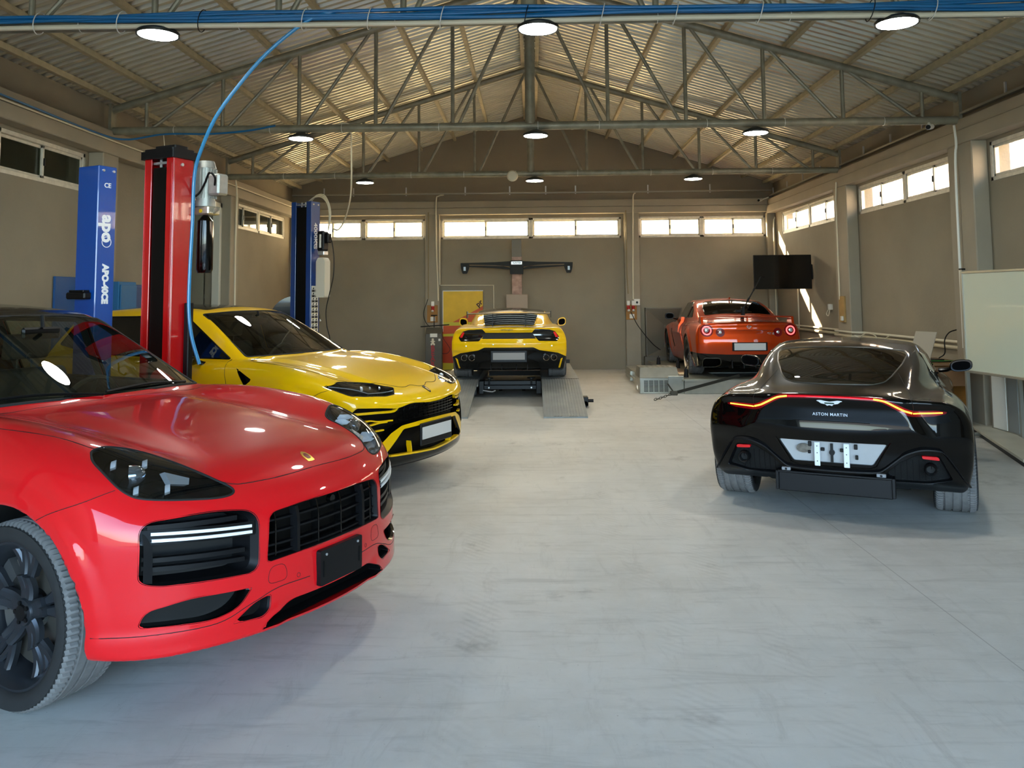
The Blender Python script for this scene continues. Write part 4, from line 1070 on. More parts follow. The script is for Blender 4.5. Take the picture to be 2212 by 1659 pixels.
b2 = column('lift_column', 'deep blue lift column lettered with its weight rating and a sticker strip', (-3.746, 13.7, 0), .415, .224, 3.29, M_bluept2)
vtext(b2, '4000KG', .115, .2087, 2.72, .0, .0018, sx=1.12)
bb = MB()
for y in (-.06, .06): bb.cyl((.207, y, 3.24), (.219, y, 3.24), .014, 8)
bb.build('bolt', M_white, b2)
st = MB().box((.2074, -.085, 1.10), (.2095, .085, 1.90)).build('warning_sticker', mat('sticker_white', 'd9d8cf', .5), b2)
M_ink = mat('sticker_ink', '1c1c1c', .6); M_stY = mat('sticker_yellow', 'd8cf6a', .6)
for r_ in range(9):
    for c in (0, 1):
        y0 = -.075+c*.08; z0 = 1.80-r_*.085
        MB().box((.2095, y0, z0), (.2103, y0+.068, z0+.038)).build('pictogram', M_ink, st, smooth=0)
        MB().prism([(y0+.015, z0+.045), (y0+.05, z0+.047), (y0+.055, z0+.07), (y0+.03, z0+.075)], .2095, .2103, 'x').build('pictogram', M_ink, st, smooth=0)
    if r_ > 2: MB().box((.2095, -.08, 1.793-r_*.085), (.2102, .08, 1.797-r_*.085)).build('pictogram_rule', M_stY, st, smooth=0)
p2 = thing('hydraulic_power_unit', 'small pump with milky white plastic oil tank on the deep blue column', 'pump', (-3.50, 13.62, 2.0), LIFT_ROT)
MB().prism(rnd([(.0, .30), (.04, .36), (.14, .36), (.18, .30), (.18, -.27), (.16, -.29), (.02, -.29), (.0, -.27)], .02), -.07, .07, 'y').build('oil_tank', mat('milky_plastic', 'cfc9b8', .45), p2)
MB().box((.02, -.06, .40), (.15, .06, .47), bev=.01).build('pump_block', M_silver, p2)
MB().box((.01, -.07, .47), (.15, .07, .80), bev=.02).box((.15, -.05, .60), (.23, .05, .76), bev=.015).build('motor_body', M_satin, p2)
MB().box((.07, -.085, .52), (.105, -.065, .74), bev=.004).build('motor_label', M_white, p2)
for k in range(3):
    MB().tube(cr([(-.25, .02+.03*k, 1.30), (-.12, .02+.03*k, 1.37+.02*k), (.05, .03*k, 1.36+.02*k), (.17, .02*k, 1.24), (.21+.012*k, 0, 1.05), (.19, 0, .8)], 6), .011, 7).build('pump_hose', M_cream, p2)
MB().tube(cr([(.22, 0, .72), (.27, 0, .6), (.31, 0, .35), (.30, 0, .05), (.22, 0, -.25), (.16, 0, -.5), (.18, 0, -.75), (.24, 0, -.95), (.20, 0, -1.08), (.05, 0, -1.10)], 6), .008, 6).build('power_cable', M_black, p2)
tag(MB().tube(cr([(-2.52, 10.80, 3.99), (-2.40, 10.85, 3.98), (-2.40, 11.0, 3.75), (-2.60, 11.9, 3.2), (-2.86, 12.7, 2.92), (-3.1, 13.3, 2.80), (-3.25, 13.55, 2.83)], 8), .011, 7).build('hanging_cable', M_cream), 'cream cable hanging from the middle truss to the deep blue column', 'cable')
tag(MB().tube(cr([(-4.92, 10.86, 3.96), (-4.9, 10.88, 3.9), (-4.88, 10.88, 3.72)], 6), .006, 6).build('cable_end', M_cream), 'short cream cable end dangling from the truss by the left wall', 'cable')
# blue sheet and cabinets by the left wall
sh_ = thing('steel_sheet', 'flat blue painted steel sheet leaning on the left wall behind the yellow car', 'sheet', (-5.695, 9.80, 0))
MB().box((0, 0, .0), (.03, .66, 1.98), bev=.004).build('sheet_panel', mat('cabinet_blue', '0d4b86', .5), sh_); MB().box((.03, .02, .9), (.045, .64, .96), bev=.003).build('sheet_stiffener', MATS['cabinet_blue'], sh_)
for k, (x0, y0, y1, h, m, d) in enumerate(((-5.49, 10.62, 11.10, 1.93, mat('cabinet_teal', '1c6496', .5), .20), (-5.69, 11.14, 11.85, 1.90, mat('cabinet_navy', '0b3a70', .5), .34))):
    t = thing('tool_cabinet', ['teal blue tool cabinet in front of the left wall pilaster', 'navy blue tool cabinet next to the teal one'][k], 'cabinet', (x0, y0, 0))
    MB().box((0, 0, .04), (d-.02, y1-y0-.01, h), bev=.008).build('cabinet_body', m, t)
    dr = MB().box((d-.02, .02, .08), (d, y1-y0-.03, h-.04), bev=.006).build('cabinet_door', m, t)
    MB().box((d, y1-y0-.12, 1.0), (d+.02, y1-y0-.10, 1.12), bev=.004).build('door_handle', M_silver, dr)
    MB().box((.02, .03, 0), (d-.05, y1-y0-.04, .05)).build('plinth', M_black, t)
# wheel balancer with black hood behind the yellow suv
wb_ = thing('wheel_balancer', 'wheel balancer with black domed hood and white sticker', 'machine', (-4.15, 14.6, 0), .2)
MB().box((-.35, -.3, 0), (.35, .3, .95), bev=.03).build('balancer_body', mat('machine_grey', '3a3c40', .5), wb_)
hd = MB(); P0 = [(math.cos(a)*.42, math.sin(a)*.42) for a in np.linspace(0, PI, 20)]
hd.prism([(x, 1.32+z) for x, z in P0], -.22, .22, 'y'); ho = hd.build('hood', M_gloss, wb_)
MB().prism([(.12, 1.46), (.30, 1.46), (.28, 1.60), (.15, 1.60)], -.226, -.22, 'y').build('hood_sticker', Mw, ho)
MB().prism([(.20, 1.49), (.23, 1.49), (.225, 1.56), (.205, 1.56)], -.229, -.2255, 'y').build('sticker_mark', mat('hazard_yellow', 'd8a413', .5), ho)
MB().cyl((.2, 0, .9), (.45, 0, .9), .03, 12).box((-.1, -.05, .9), (0, .05, 1.4)).cyl((.34, -.1, 1.40), (.44, -.1, 1.30), .02, 8).build('spindle', M_chrome, wb_)

# ------------------------------------------------------------------ back wall
tr = thing('cable_tray', 'perforated metal cable tray along the back wall', 'cable tray', (0, YB-.16, 4.12))
MB().box((-5.65, -.03, 0), (5.65, .03, .006)).box((-5.65, -.034, 0), (5.65, -.03, .03)).box((-5.65, .03, 0), (5.65, .034, .03)).build('tray', mat('galvanised', '9c988a', .4, metal=.6), tr)
for x in (-4.9, -4.2, -2.95, -1.55, -.5, .35, 1.05, 2.75, 4.2): MB().box((x-.015, .02, -.02), (x+.015, .03, .18)).build('tray_bracket', M_silver, tr)
for k in range(4): MB().tube(np.stack([np.linspace(-5.6, 5.6, 40), np.full(40, -.015+.01*k), .012+.004*np.sin(np.linspace(0, 30, 40)+k)], 1), .006, 5).build('tray_cable', M_cream, tr)
tr2 = thing('cable_tray', 'perforated metal cable tray along the window wall above the beam', 'cable tray', (XW-.12, 0, 3.99))
MB().box((-.03, 6, 0), (.03, YB-.2, .006)).box((-.034, 6, 0), (-.03, YB-.2, .03)).build('tray', MATS['galvanised'], tr2)
for y in np.arange(6.6, 19.4, 1.05): MB().box((-.01, y-.015, 0), (.01, y+.015, .17)).build('tray_bracket', M_silver, tr2)
for k in range(3): MB().tube(np.stack([np.full(40, -.015+.013*k), np.linspace(6, YB-.3, 40), .012+.004*np.sin(np.linspace(0, 30, 40)+k)], 1), .007, 5).build('tray_cable', M_black if k else M_cream, tr2)
def pipe(pts, r, label, m=None, n=8, sub=1, name='wall_conduit'):
    return tag(MB().tube(cr(pts, sub) if sub > 1 else pts, r, n).build(name, m or M_cream), label, 'conduit')
yb = YB-.16
pipe([(-2.05, yb-.01, 4.11), (-2.18, yb-.01, 4.08), (-2.235, yb-.01, 3.95), (-2.235, yb-.01, 3.0), (-2.20, yb, 2.0), (-2.19, yb, 1.62)], .017, 'pair of cream conduits running down the pilaster beside the yellow poster board', sub=6)
pipe([(-2.155, yb-.012, 3.5), (-2.15, yb-.01, 2.0), (-2.15, YB-.03, 1.985), (-.90, YB-.03, 1.975), (-.895, YB-.03, .2)], .014, 'cream conduit framing the wall beside the wheel alignment post')
pipe([(-2.42, yb, 3.70), (-2.42, yb, 2.0), (-2.42, yb, 1.66)], .012, 'thin brown conduit on the pilaster above the brown socket board', mat('brown_conduit', '8a7a58', .5))
pipe([(2.45, yb-.01, 4.11), (2.40, yb-.01, 4.05), (2.385, yb-.01, 3.8), (2.36, yb, 2.5), (2.35, yb, 1.62)], .017, 'cream conduit running down to the twin red sockets', sub=6)
pipe([(2.22, yb, 3.7), (2.22, yb, 2.2), (2.24, yb, 1.75)], .012, 'thin brown conduit on the pilaster with the twin red sockets', MATS['brown_conduit'])
M_board = mat('socket_board', '9a6a24', .6, noise=(6, .1)); M_sockred = mat('socket_red', 'a81818', .4)
def sockets(x, z0, z1, n, label, box):
    t = thing('socket_board', label, 'socket board', (x, YB-.155, z0))
    MB().box((-.12, -.02, 0), (.13, 0, z1-z0), bev=.004).build('board', M_board, t)
    for k in range(n):
        xx = -.02+(.11*k-.05 if n > 1 else .04); zt = z1-z0
        MB().box((xx-.035, -.09, zt-.02), (xx+.035, -.02, zt+.09), bev=.008).build('plug', M_white, t)
        MB().box((xx-.035, -.095, zt-.15), (xx+.035, -.02, zt-.02), bev=.012).cyl((xx, -.13, zt-.11), (xx, -.09, zt-.06), .03, 12).build('socket', M_sockred, t)
        MB().cyl((xx, -.125, zt-.15), (xx, -.1, zt-.09), .028, 12).build('socket_cap', M_white, t)
    MB().box((-.04, -.024, .03), (.07, -.02, .13)).build('label_card', M_white, t)
    if box:
        MB().box((.06, -.07, z1-z0-.02), (.20, -.0, z1-z0+.13), bev=.008).build('switch_box', M_white, t)
        MB().cyl((.13, -.09, z1-z0+.05), (.13, -.07, z1-z0+.05), .025, 14).box((.125, -.095, z1-z0+.01), (.135, -.08, z1-z0+.06)).build('rotary_switch', M_black, t)
    return t
sockets(-2.33, 1.12, 1.52, 1, 'brown socket board with one red plug socket beside the yellow poster', False)
sockets(2.30, 1.15, 1.50, 2, 'brown socket board with two red plug sockets and a white switch box', True)
tag(MB().tube(cr([(2.28, YB-.25, 1.33), (2.45, YB-.22, 1.0), (2.75, YB-.2, .62), (2.95, YB-.2, .45)], 8), .009, 6).build('power_cable', M_black), 'black power cable sagging from the twin red sockets', 'cable')
tag(MB().tube(cr([(-2.43, YB-.18, 1.66), (-2.52, YB-.25, 1.35), (-2.46, YB-.4, 1.15), (-2.33, YB-.7, 1.04)], 8), .008, 6).build('power_cable', M_black), 'black power cable looping from the wall to the grey analyser cabinet', 'cable')
# poster board
pb = thing('poster_board', 'yellow and orange advertising board leaning on the back wall', 'board', (-1.62, YB-.10, 0))
M_py = mat('poster_yellow', 'd9b013', .55, noise=(4, .08)); M_po = mat('poster_orange', 'c9561c', .55); M_pr = mat('poster_red', 'b8401a', .55); M_pl = mat('poster_lime', 'c8bf2c', .55)
MB().box((-.47, 0, .02), (.47, .03, 1.85), bev=.004).build('board_panel', M_py, pb)
def flat(nm, pts, m, y=-.0015, par=pb): return MB().prism(pts, y, .001, 'y').build(nm, m, par, smooth=0)
flat('printed_wedge', [(.47, 1.50), (.47, 1.12), (-.24, 1.12), (.38, 1.44)], M_po)
flat('printed_band', [(-.47, 1.12), (.47, 1.12), (.47, 1.04), (-.47, 1.04)], M_pl); flat('printed_band', [(-.47, 1.04), (.47, 1.04), (.47, .87), (-.47, .85)], M_po)
flat('printed_band', [(-.47, .85), (.47, .87), (.47, .80), (-.47, .79)], M_pl); flat('printed_band', [(-.47, .79), (.47, .80), (.47, .16), (-.47, .18)], M_pr); flat('printed_band', [(-.47, .18), (.47, .16), (.47, .02), (-.47, .02)], M_pl)
M_pk = mat('poster_ink', '3a0d14', .6)
text('lettering', 'pr', .17, M_pk, pb, (.385, -.003, 1.555), (.76, 0, .65), (-.65, 0, .76), .0012, .005)
MB().box((-.475, -.004, 1.84), (.475, .034, 1.86)).box((-.475, -.004, .9), (-.46, .034, 1.86)).build('board_edge_tape', M_white, pb)
# grey analyser cabinet with red lettering
bc = thing('analyser_cabinet', 'narrow grey test cabinet with red vertical lettering and a bar on top', 'cabinet', (-2.20, 18.75, 0), .05)
M_bear = mat('cabinet_grey', '4d4a40', .5, noise=(6, .08))
MB().box((-.185, -.15, .03), (.185, .15, .90), bev=.01).add([(-.185, -.15, .90), (.185, -.15, .90), (.185, .15, .90), (-.185, .15, .90), (-.17, -.02, 1.03), (.17, -.02, 1.03), (.17, .14, 1.03), (-.17, .14, 1.03)], [(0, 1, 5, 4), (1, 2, 6, 5), (2, 3, 7, 6), (3, 0, 4, 7), (4, 5, 6, 7)]).build('cabinet_body', M_bear, bc)
MB().box((-.08, -.154, .82), (.08, -.15, .90)).build('rating_plate', M_white, bc); MB().box((.105, -.154, .735), (.15, -.15, .785)).build('small_sticker', M_white, bc)
M_br = mat('bear_red', 'a31c22', .5)
for k, ch in enumerate('BEAR'):
    text('lettering', ch, .155, M_white, bc, (-.02, -.1427, .575-k*.118), (1, 0, 0), (0, 0, 1), .0008, .011); text('lettering', ch, .155, M_br, bc, (-.02, -.153, .575-k*.118), (1, 0, 0), (0, 0, 1), .0012, .004)
bl_ = [(-.05, 0), (-.055, .04), (-.03, .06), (-.035, .10), (-.055, .085), (-.06, .10), (-.02, .13), (-.03, .165), (-.015, .18), (.015, .18), (.03, .165), (.02, .13), (.06, .10), (.055, .085), (.035, .10), (.03, .06), (.055, .04), (.05, 0), (.02, .005), (0, .04), (-.02, .005)]
MB().prism([(x*.9-.02, z*.85+.64) for x, z in bl_], -.153, -.151, 'y').build('bear_emblem', M_cream, bc)
MB().cyl((-.30, -.02, 1.05), (.34, -.02, 1.09), .013, 8).cyl((0, -.0, 1.03), (0, -.0, 1.30), .010, 8).cyl((-.07, 0, 1.30), (.07, 0, 1.30), .012, 8).build('cross_bar', M_satin, bc)
MB().tube(cr([(.19, -.05, 1.0), (.21, -.1, .8), (.30, -.12, .66), (.36, -.1, .55), (.30, -.08, .46), (.19, -.05, .45)], 6), .007, 6).build('test_lead', mat('lead_red', '4a1014', .5), bc)
# wheel alignment post and beam
wa = thing('wheel_aligner', 'wheel alignment post with a long black camera beam', 'wheel aligner', (-.345, 19.32, 0))
M_post = mat('aligner_post', 'b99a8a', .6, noise=(9, .25, '8d6f63')); M_abeam = mat('aligner_black', '1b1b17', .5, spec=.2)
MB().box((-.115, -.06, .0), (.115, .06, 3.03), bev=.008).build('post', M_post, wa)
MB().box((-.118, -.064, 2.62), (.118, .064, 3.03), bev=.006).build('post_cover', mat('post_cover', '6a6353', .5), wa)
MB().box((-.25, -.13, .9), (.25, .1, 1.755), bev=.01).build('cabinet_body', mat('aligner_box', '9b8b7a', .55), wa)
MB().prism(rnd([(-.15, 2.22), (.15, 2.22), (.16, 2.50), (.13, 2.535), (-.13, 2.535), (-.16, 2.50)], .02), -.20, .0, 'y').build('beam_hub', M_abeam, wa)
for s in (-1, 1):
    up = [(s*.14, 2.52), (s*.5, 2.50), (s*1.29, 2.485), (s*1.29, 2.46), (s*.5, 2.435), (s*.16, 2.40)]; lo = [(s*.16, 2.37), (s*.3, 2.405), (s*1.1, 2.425), (s*1.1, 2.395), (s*.5, 2.36), (s*.15, 2.33)]
    MB().prism(up if s > 0 else up[::-1], -.15, -.05, 'y').prism(lo if s > 0 else lo[::-1], -.13, -.06, 'y').build('camera_arm', M_abeam, wa)
    pod = [(s*1.10, 2.47), (s*1.29, 2.48), (s*1.28, 2.36), (s*1.245, 2.24), (s*1.15, 2.24), (s*1.095, 2.38)]
    po = MB().prism(rnd(pod if s > 0 else pod[::-1], .015), -.19, -.05, 'y').build('camera_pod', M_abeam, wa)
    MB().box((s*1.195-.03, -.2, 2.30), (s*1.195+.03, -.19, 2.40), bev=.006).build('camera_window', M_gloss, po)
MB().box((-.125, -.206, 2.44), (.125, -.198, 2.51), bev=.003).build('name_plate', M_silver, wa)
text('lettering', 'HUNTER', .056, M_black, wa, (0, -.2075, 2.475), (1, 0, 0), (0, 0, 1), .0008, .002, sx=.92)
# round cream plate on the far truss
rp = thing('access_point', 'round cream access point on the far roof truss', 'access point', (-.33, 14.93, 3.875))
MB().lathe([(.001, .03), (.08, .03), (.10, .015), (.102, 0), (.001, 0)], axis=(0, -1, 0), n=30).build('cover', M_cream, rp)
MB().lathe([(.02, 0), (.024, -.05), (.001, -.05)], axis=(0, -1, 0), n=12).build('bracket', M_steel, rp)
# security cameras
for (x, y, z, lab) in ((5.35, 19.35, 3.9, 'small security camera in the back corner of the window wall'), (5.16, 10.70, 3.83, 'small white security camera at the end of the middle truss')):
    c = thing('security_camera', lab, 'security camera', (x, y, z))
    MB().cyl((0, 0, 0), (-.1, -.12, -.03), .035, 12).build('camera_body', M_white, c); MB().cyl((-.1, -.12, -.03), (-.105, -.126, -.0315), .03, 12).build('camera_lens', M_black, c); MB().cyl((0, 0, 0), (.17, .04, .06), .015, 8).build('camera_bracket', M_white, c) if z > 3.85 else MB().cyl((0, 0, 0), (0, .10, .08), .015, 8).build('camera_bracket', M_white, c)
# television on the right wall
tv = thing('television', 'flat black television on a wall bracket in the back corner', 'television', (5.07, 17.0, 2.155))
MB().box((-.58, -.03, -.345), (.58, .02, .345), bev=.008).build('case', M_black, tv)
MB().box((-.57, -.034, -.33), (.57, -.029, .335)).build('screen', mat('tv_screen', '090706', .12, coat=.3), tv)
MB().box((-.15, .02, -.15), (.15, .05, .15)).tube([(0, .05, 0), (.3, .25, 0), (.62, .15, 0)], .025, 8).box((.585, .05, -.15), (.625, .25, .15)).build('wall_bracket', M_satin, tv)
# right wall conduits, board, sockets
xw = XW-.03
pipe([(xw, 17.95, 2.0), (xw, 17.95, 1.10), (xw, 17.95, 1.0), (xw, 19.3, .97)], .015, 'cream conduit on the window wall below the television')
pipe([(xw, 19.3, 1.04), (xw, 15.4, 1.04), (xw-.19, 15.3, 1.04), (xw-.19, 14.5, 1.04), (xw-.03, 14.4, 1.04), (xw-.03, 10.3, 1.05)], .018, 'upper cream pipe running along the window wall', M_cream)
pipe([(xw, 19.3, .97), (xw, 15.4, .97), (xw-.19, 15.3, .97), (xw-.19, 14.5, .97), (xw-.03, 14.4, .97), (xw-.03, 10.3, .97)], .026, 'thick lower cream pipe running along the window wall', mat('pipe_beige', 'b9ae90', .5))
pipe([(xw-.2, 10.75, 3.85), (xw-.2, 10.72, 3.6), (xw-.21, 10.75, 3.2), (xw-.22, 10.75, 1.0)], .016, 'white conduit running down the pilaster behind the whiteboard', M_white, sub=6)
pipe([(xw-.19, 14.98, 3.7), (xw-.2, 15.0, 3.4), (xw-.2, 15.0, 1.6)], .013, 'cream conduit running down to the wooden board on the pilaster')
pipe([(xw, 19.45, 3.5), (xw-.05, 19.40, 3.1), (xw-.05, 19.40, .4)], .016, 'cream conduit in the back corner of the window wall', sub=4)
wd = thing('wooden_board', 'narrow wooden board with a white socket on the right pilaster', 'board', (XW-.205, 14.80, 1.20))
MB().box((-.03, 0, 0), (.005, .24, .46), bev=.004).build('board', mat('plywood', 'a5844e', .6, noise=(5, .12)), wd); MB().box((-.06, .03, .03), (-.03, .11, .11), bev=.006).build('socket', M_white, wd)
sk = thing('wall_socket', 'small white wall socket under the television with a looped cable', 'socket', (XW-.03, 16.05, 1.45)); MB().box((-.03, -.06, -.05), (.03, .06, .06), bev=.008).build('socket_box', M_white, sk); MB().tube(cr([(-.03, 0, -.03), (-.06, .05, -.12), (-.05, -.02, -.16), (-.03, -.05, -.05)], 6), .008, 6).build('cable', M_cream, sk)
tag(MB().tube(cr([(XW-.26, 14.3, 1.0), (XW-.125, 14.15, .9), (XW-.105, 13.9, .88), (XW-.105, 13.8, 1.0), (XW-.125, 14.1, 1.05), (XW-.135, 14.35, .95), (XW-.105, 13.7, .92), (XW-.10, 13.3, 1.04)], 8), .009, 6).build('cable_loop', M_cream), 'loose loop of cable hanging on the window wall pipes', 'cable')
# desk with laptop
dk = thing('work_desk', 'small brown wooden desk by the window wall with papers and cables', 'desk', (5.02, 10.9, 0))
M_wood = mat('desk_wood', '6e4a26', .5, noise=(4, .2)); M_wood2 = mat('desk_pale_wood', 'b07a36', .5, noise=(4, .15))
MB().box((-.36, -.45, .80), (.36, .45, .84), bev=.006).build('desk_top', M_wood, dk); [MB().box((x_, -.43, 0), (x_+.04, .43, .80)).build('desk_side', M_wood2, dk) for x_ in (-.34, .30)]; MB().box((-.3, .38, .2), (.3, .41, .8)).build('desk_back', M_wood, dk)
MB().box((-.30, -.42, .55), (.30, -.40, .79), bev=.004).build('desk_drawer', M_wood, dk)
lp = thing('laptop', 'grey laptop standing open on the wooden desk', 'laptop', (5.02, 10.84, .84), .35)
MB().box((-.17, -.12, 0), (.17, .12, .018), bev=.004).build('keyboard_base', M_satin, lp); MB().prism([(-.12, .015), (-.115, .02), (.02, .36), (.012, .365)], -.17, .17, 'y').build('lid', mat('laptop_lid', '9b9384', .45, metal=.3), lp)
for pts, m, lab in (([(4.72, 10.50, .85), (4.85, 10.52, .855), (5.0, 10.50, .85), (5.2, 10.53, .85)], M_black, 'black cable lying along the near edge of the wooden desk'), ([(4.74, 10.58, .85), (4.9, 10.57, .852), (5.1, 10.58, .85), (5.25, 10.57, .85)], MATS.get('green_cable') or mat('green_cable', '4a9a3a', .5), 'green cable lying on the wooden desk'), ([(5.30, 11.1, .85), (5.33, 11.0, .92), (5.36, 11.05, 1.08), (5.45, 11.1, 1.18), (5.60, 11.15, 1.22)], M_black, 'black cable rising from the wooden desk to the wall')):
    tag(MB().tube(cr(pts, 6), .008, 6).build('desk_cable', m), lab, 'cable')
# whiteboard on stand
wbd = thing('whiteboard', 'large whiteboard in an aluminium frame on a stand', 'whiteboard', (5.12, 10.05, 0), math.radians(-84))
M_wbs = mat('whiteboard_face', 'c9cdb8', .22, coat=.4); M_al = mat('aluminium', 'a9a79b', .35, metal=.7)
MB().box((0, .0, .78), (2.05, .012, 1.93)).build('board_face', M_wbs, wbd)
for z in (1.92, .76): MB().box((-.02, -.012, z), (2.07, .024, z+.03), bev=.004).build('frame_rail', M_al, wbd)
for x in (-.03, 2.05): MB().box((x, -.015, .05), (x+.04, .03, 1.97), bev=.005).build('stand_post', M_al, wbd); MB().box((x-.01, -.018, 1.965), (x+.05, .034, 1.985), bev=.004).build('post_cap', M_black, wbd); MB().box((x-.01, -.25, .02), (x+.05, .25, .06), bev=.008).build('foot', M_al, wbd)
pn = thing('door_panel', 'white framed panel leaning on the wall behind the whiteboard', 'panel', (5.50, 10.25, 0), math.radians(-90))
MB().box((.0, -.02, .06), (.62, .02, .95), bev=.004).build('panel_frame', M_al, pn); MB().box((.05, -.026, .10), (.34, -.018, .92)).build('panel_pane', M_white, pn); MB().box((.38, -.026, .10), (.58, -.018, .92)).build('panel_pane', mat('panel_grey', '7d7f7c', .4), pn)
rp_ = thing('floor_ramp', 'low pale metal ramp strip on the floor along the window wall', 'ramp', (5.30, 9.7, 0), math.radians(-16))
MB().box((-.17, -1.5, .05), (.17, 1.45, .085), bev=.006).build('ramp_deck', mat('ramp_pale', 'c2beab', .5, noise=(3, .08)), rp_); MB().box((-.15, -1.45, .0), (-.12, 1.4, .05)).box((.12, -1.45, 0), (.15, 1.4, .05)).build('ramp_rail', M_satin, rp_)
# corrugated neighbour wall outside the right windows
nb = thing('corrugated_fence', 'white corrugated metal wall outside the right hand windows', 'wall', (9.2, 0, 0))
pts = []
for k in range(340): a = k*.13; pts += [(0, a), (0, a+.05), (.035, a+.065), (.035, a+.115)]
pts = [(x, y-4) for x, y in pts]
mb = MB(); mb.strip([(x, y, 0) for x, y in pts], [(x, y, 6.2) for x, y in pts]); mb.build('sheet', mat('fence_white', 'e9e4dc', .6, noise=(.9, .0, 'd8b59a')), nb, smooth=0)
# ================================================================== OTHER CARS
def pane_set(car, dlo, m, trim=M_gloss, rad=.008, ymin=.3):
    for p in dlo:
        l = RS(car, p, ymin); yield l
def ring(car, name, cy, cz, r0, r1, m, ax='x', sgn=-1, off=.004, both=True, dx=0., n=36):
    """flat glowing or chrome ring following the shell"""
    out = []
    for sg in (1, -1) if both else (1,):
        A, N = car.D(cellipse(sg*cy, cz, r0, r0, n), ax, sgn, off); B, _ = car.D(cellipse(sg*cy, cz, r1, r1, n), ax, sgn, off)
        A = A+np.array((dx, 0, 0)); B = B+np.array((dx, 0, 0))
        out.append(MB().strip(A, B, True).strip(B, B-N*.012, True).strip(A, A-N*.012, True).build(name, m, car.root))
    return out
def urus():
    Hc = tab([(-4.4, 1.05), (-3.8, 1.12), (-1.2, 1.14), (-.5, 1.135), (-.2, 1.11), (.1, 1.068), (.4, 1.008), (.65, .945), (.8, .895), (.92, .845), (1.1, .74)])
    ridge = tab([(-4.2, .02), (-1.2, .02), (-.6, .035), (-.1, .05), (.3, .045), (.55, .02), (.8, 0)])
    F0 = tab([(.1, .88), (.2, .93), (.27, .975), (.4, .99), (.55, .985), (.68, .975), (.76, .99), (.82, .985), (.87, .955), (.93, .87), (1.0, .7), (1.2, .2)])
    Bz = tab([(.1, -3.8), (.3, -3.95), (.6, -4.05), (.85, -4.08), (1.05, -4.02), (1.2, -3.9), (1.5, -3.6)])
    Wx = tab([(-4.3, .86), (-3.8, .95), (-3.3, 1.0), (-3.0, 1.005), (-2.5, .98), (-1.5, .955), (-.7, .965), (-.25, .99), (.05, 1.0), (.4, .985), (.7, .96), (1., .94)])
    Wz = tab([(.1, -.09), (.24, -.05), (.4, -.015), (.6, 0), (.8, 0), (.95, -.015), (1.05, -.05), (1.15, -.11), (1.3, -.28)])
    Hr = tab([(-4.4, 1.25), (-3.9, 1.42), (-3.3, 1.55), (-2.7, 1.615), (-2.1, 1.638), (-1.6, 1.625), (-1.3, 1.59), (-1.0, 1.52)])
    zb = tab([(-4, .30), (-3, .24), (.2, .24), (.7, .20), (1.1, .20)])
    def F(x, y, z):
        y = np.abs(y)
        crease = .028*sstep(.62, .50, y)*sstep(.95, .6, x)*sstep(-.8, -.3, x)
        top = z-(Hc(x)-.02-.018*(y/.6)**2+ridge(x)*gau(y-.82, .16)+crease)
        rw = np.hypot(x, z-.395); rr = np.hypot(x+3.003, z-.395)
        flare = .018*sstep(.56, .50, rw)*sstep(.2, .5, z)+.018*sstep(.56, .50, rr)*sstep(.2, .5, z)
        side = y-(Wx(x)+Wz(z)+flare-.022*gau(z-.5, .15)*sstep(-.5, -.9, x)*sstep(-2.5, -2.2, x))
        nose = x-(F0(z)-.24*y*y-.5*np.maximum(y-.6, 0)**2)
        tail = (Bz(z)+.30+.36*y*y+.8*np.maximum(y-.6, 0)**2)-x
        b = smax(side, top, .08); b = smax(b, nose, .10); b = smax(b, tail, .16); b = smax(b, zb(x)-z, .05)
        ws = (x-(-.411-.38*y*y-1.947*(z-1.142)))*.46
        rs = ((-3.85+.15*y*y+1.25*(z-1.2))-x)*.62
        sd = (y-(.775-.42*(z-1.14)-.10*sstep(-2.6, -3.8, x)))*.92
        rf = z-(Hr(x)-.05*(y/.6)**2)
        g = smax(sd, rf, .07); g = smax(g, ws, .04); g = smax(g, rs, .1); g = smax(g, .9-z, .02); g = smax(g, tail, .05)
        b = smin(b, g, .025)
        for w in (rw, rr): b = smax(b, -np.maximum(w-.455, .52-y), .012)
        return b
    car = Car('suv', 'yellow sport utility vehicle with black lower grilles behind the red one', 'car', (-1.808, 8.233, 0), math.radians(-24.12), F, (-4.2, -1.1, .12), (1.1, 1.1, 1.72), .02)
    r = car.root
    lamp = rnd([(.948, .935), (.818, .962), (.57, .936), (.405, .883), (.50, .838), (.60, .832), (.792, .846), (.905, .858), (.938, .893)], [.01, .02, .03, .015, .01, .02, .02, .02, .02], 4)
    up = [(0, .73), (.10, .731), (.30, .748), (.375, .748), (.528, .722), (.70, .742), (.895, .757), (.925, .712), (.872, .628), (.829, .544), (.775, .44), (.70, .440), (.603, .517), (.474, .569), (.199, .585), (0, .588)]
    up = rnd(up[:-1]+[(0, .588)]+[(-y, z) for y, z in up[-2:0:-1]], .008, 3)
    low = [(0, .548), (.20, .546), (.457, .535), (.655, .352), (.60, .318), (.33, .304), (0, .288)]
    low = rnd(low[:-1]+[(0, .288)]+[(-y, z) for y, z in low[-2:0:-1]], .012, 3)
    Ll, Lu, Lo = RF(car, lamp, .36), RF(car, up, .4), RF(car, low, .4)
    ws = rnd([(-.735, 1.147), (-.36, 1.152), (.36, 1.152), (.735, 1.147), (.575, 1.542), (.25, 1.565), (-.25, 1.565), (-.575, 1.542)], [.02, .2, .2, .02, .02, .2, .2, .02], 5)
    Lw = RF(car, ws, -1.7)
    dlo = [rnd([(-.78, 1.128), (-1.72, 1.128), (-1.72, 1.515), (-1.48, 1.50)], .015), rnd([(-1.80, 1.128), (-2.66, 1.14), (-2.66, 1.51), (-1.80, 1.52)], .015), rnd([(-2.74, 1.145), (-3.3, 1.22), (-3.15, 1.42), (-2.74, 1.50)], .02)]
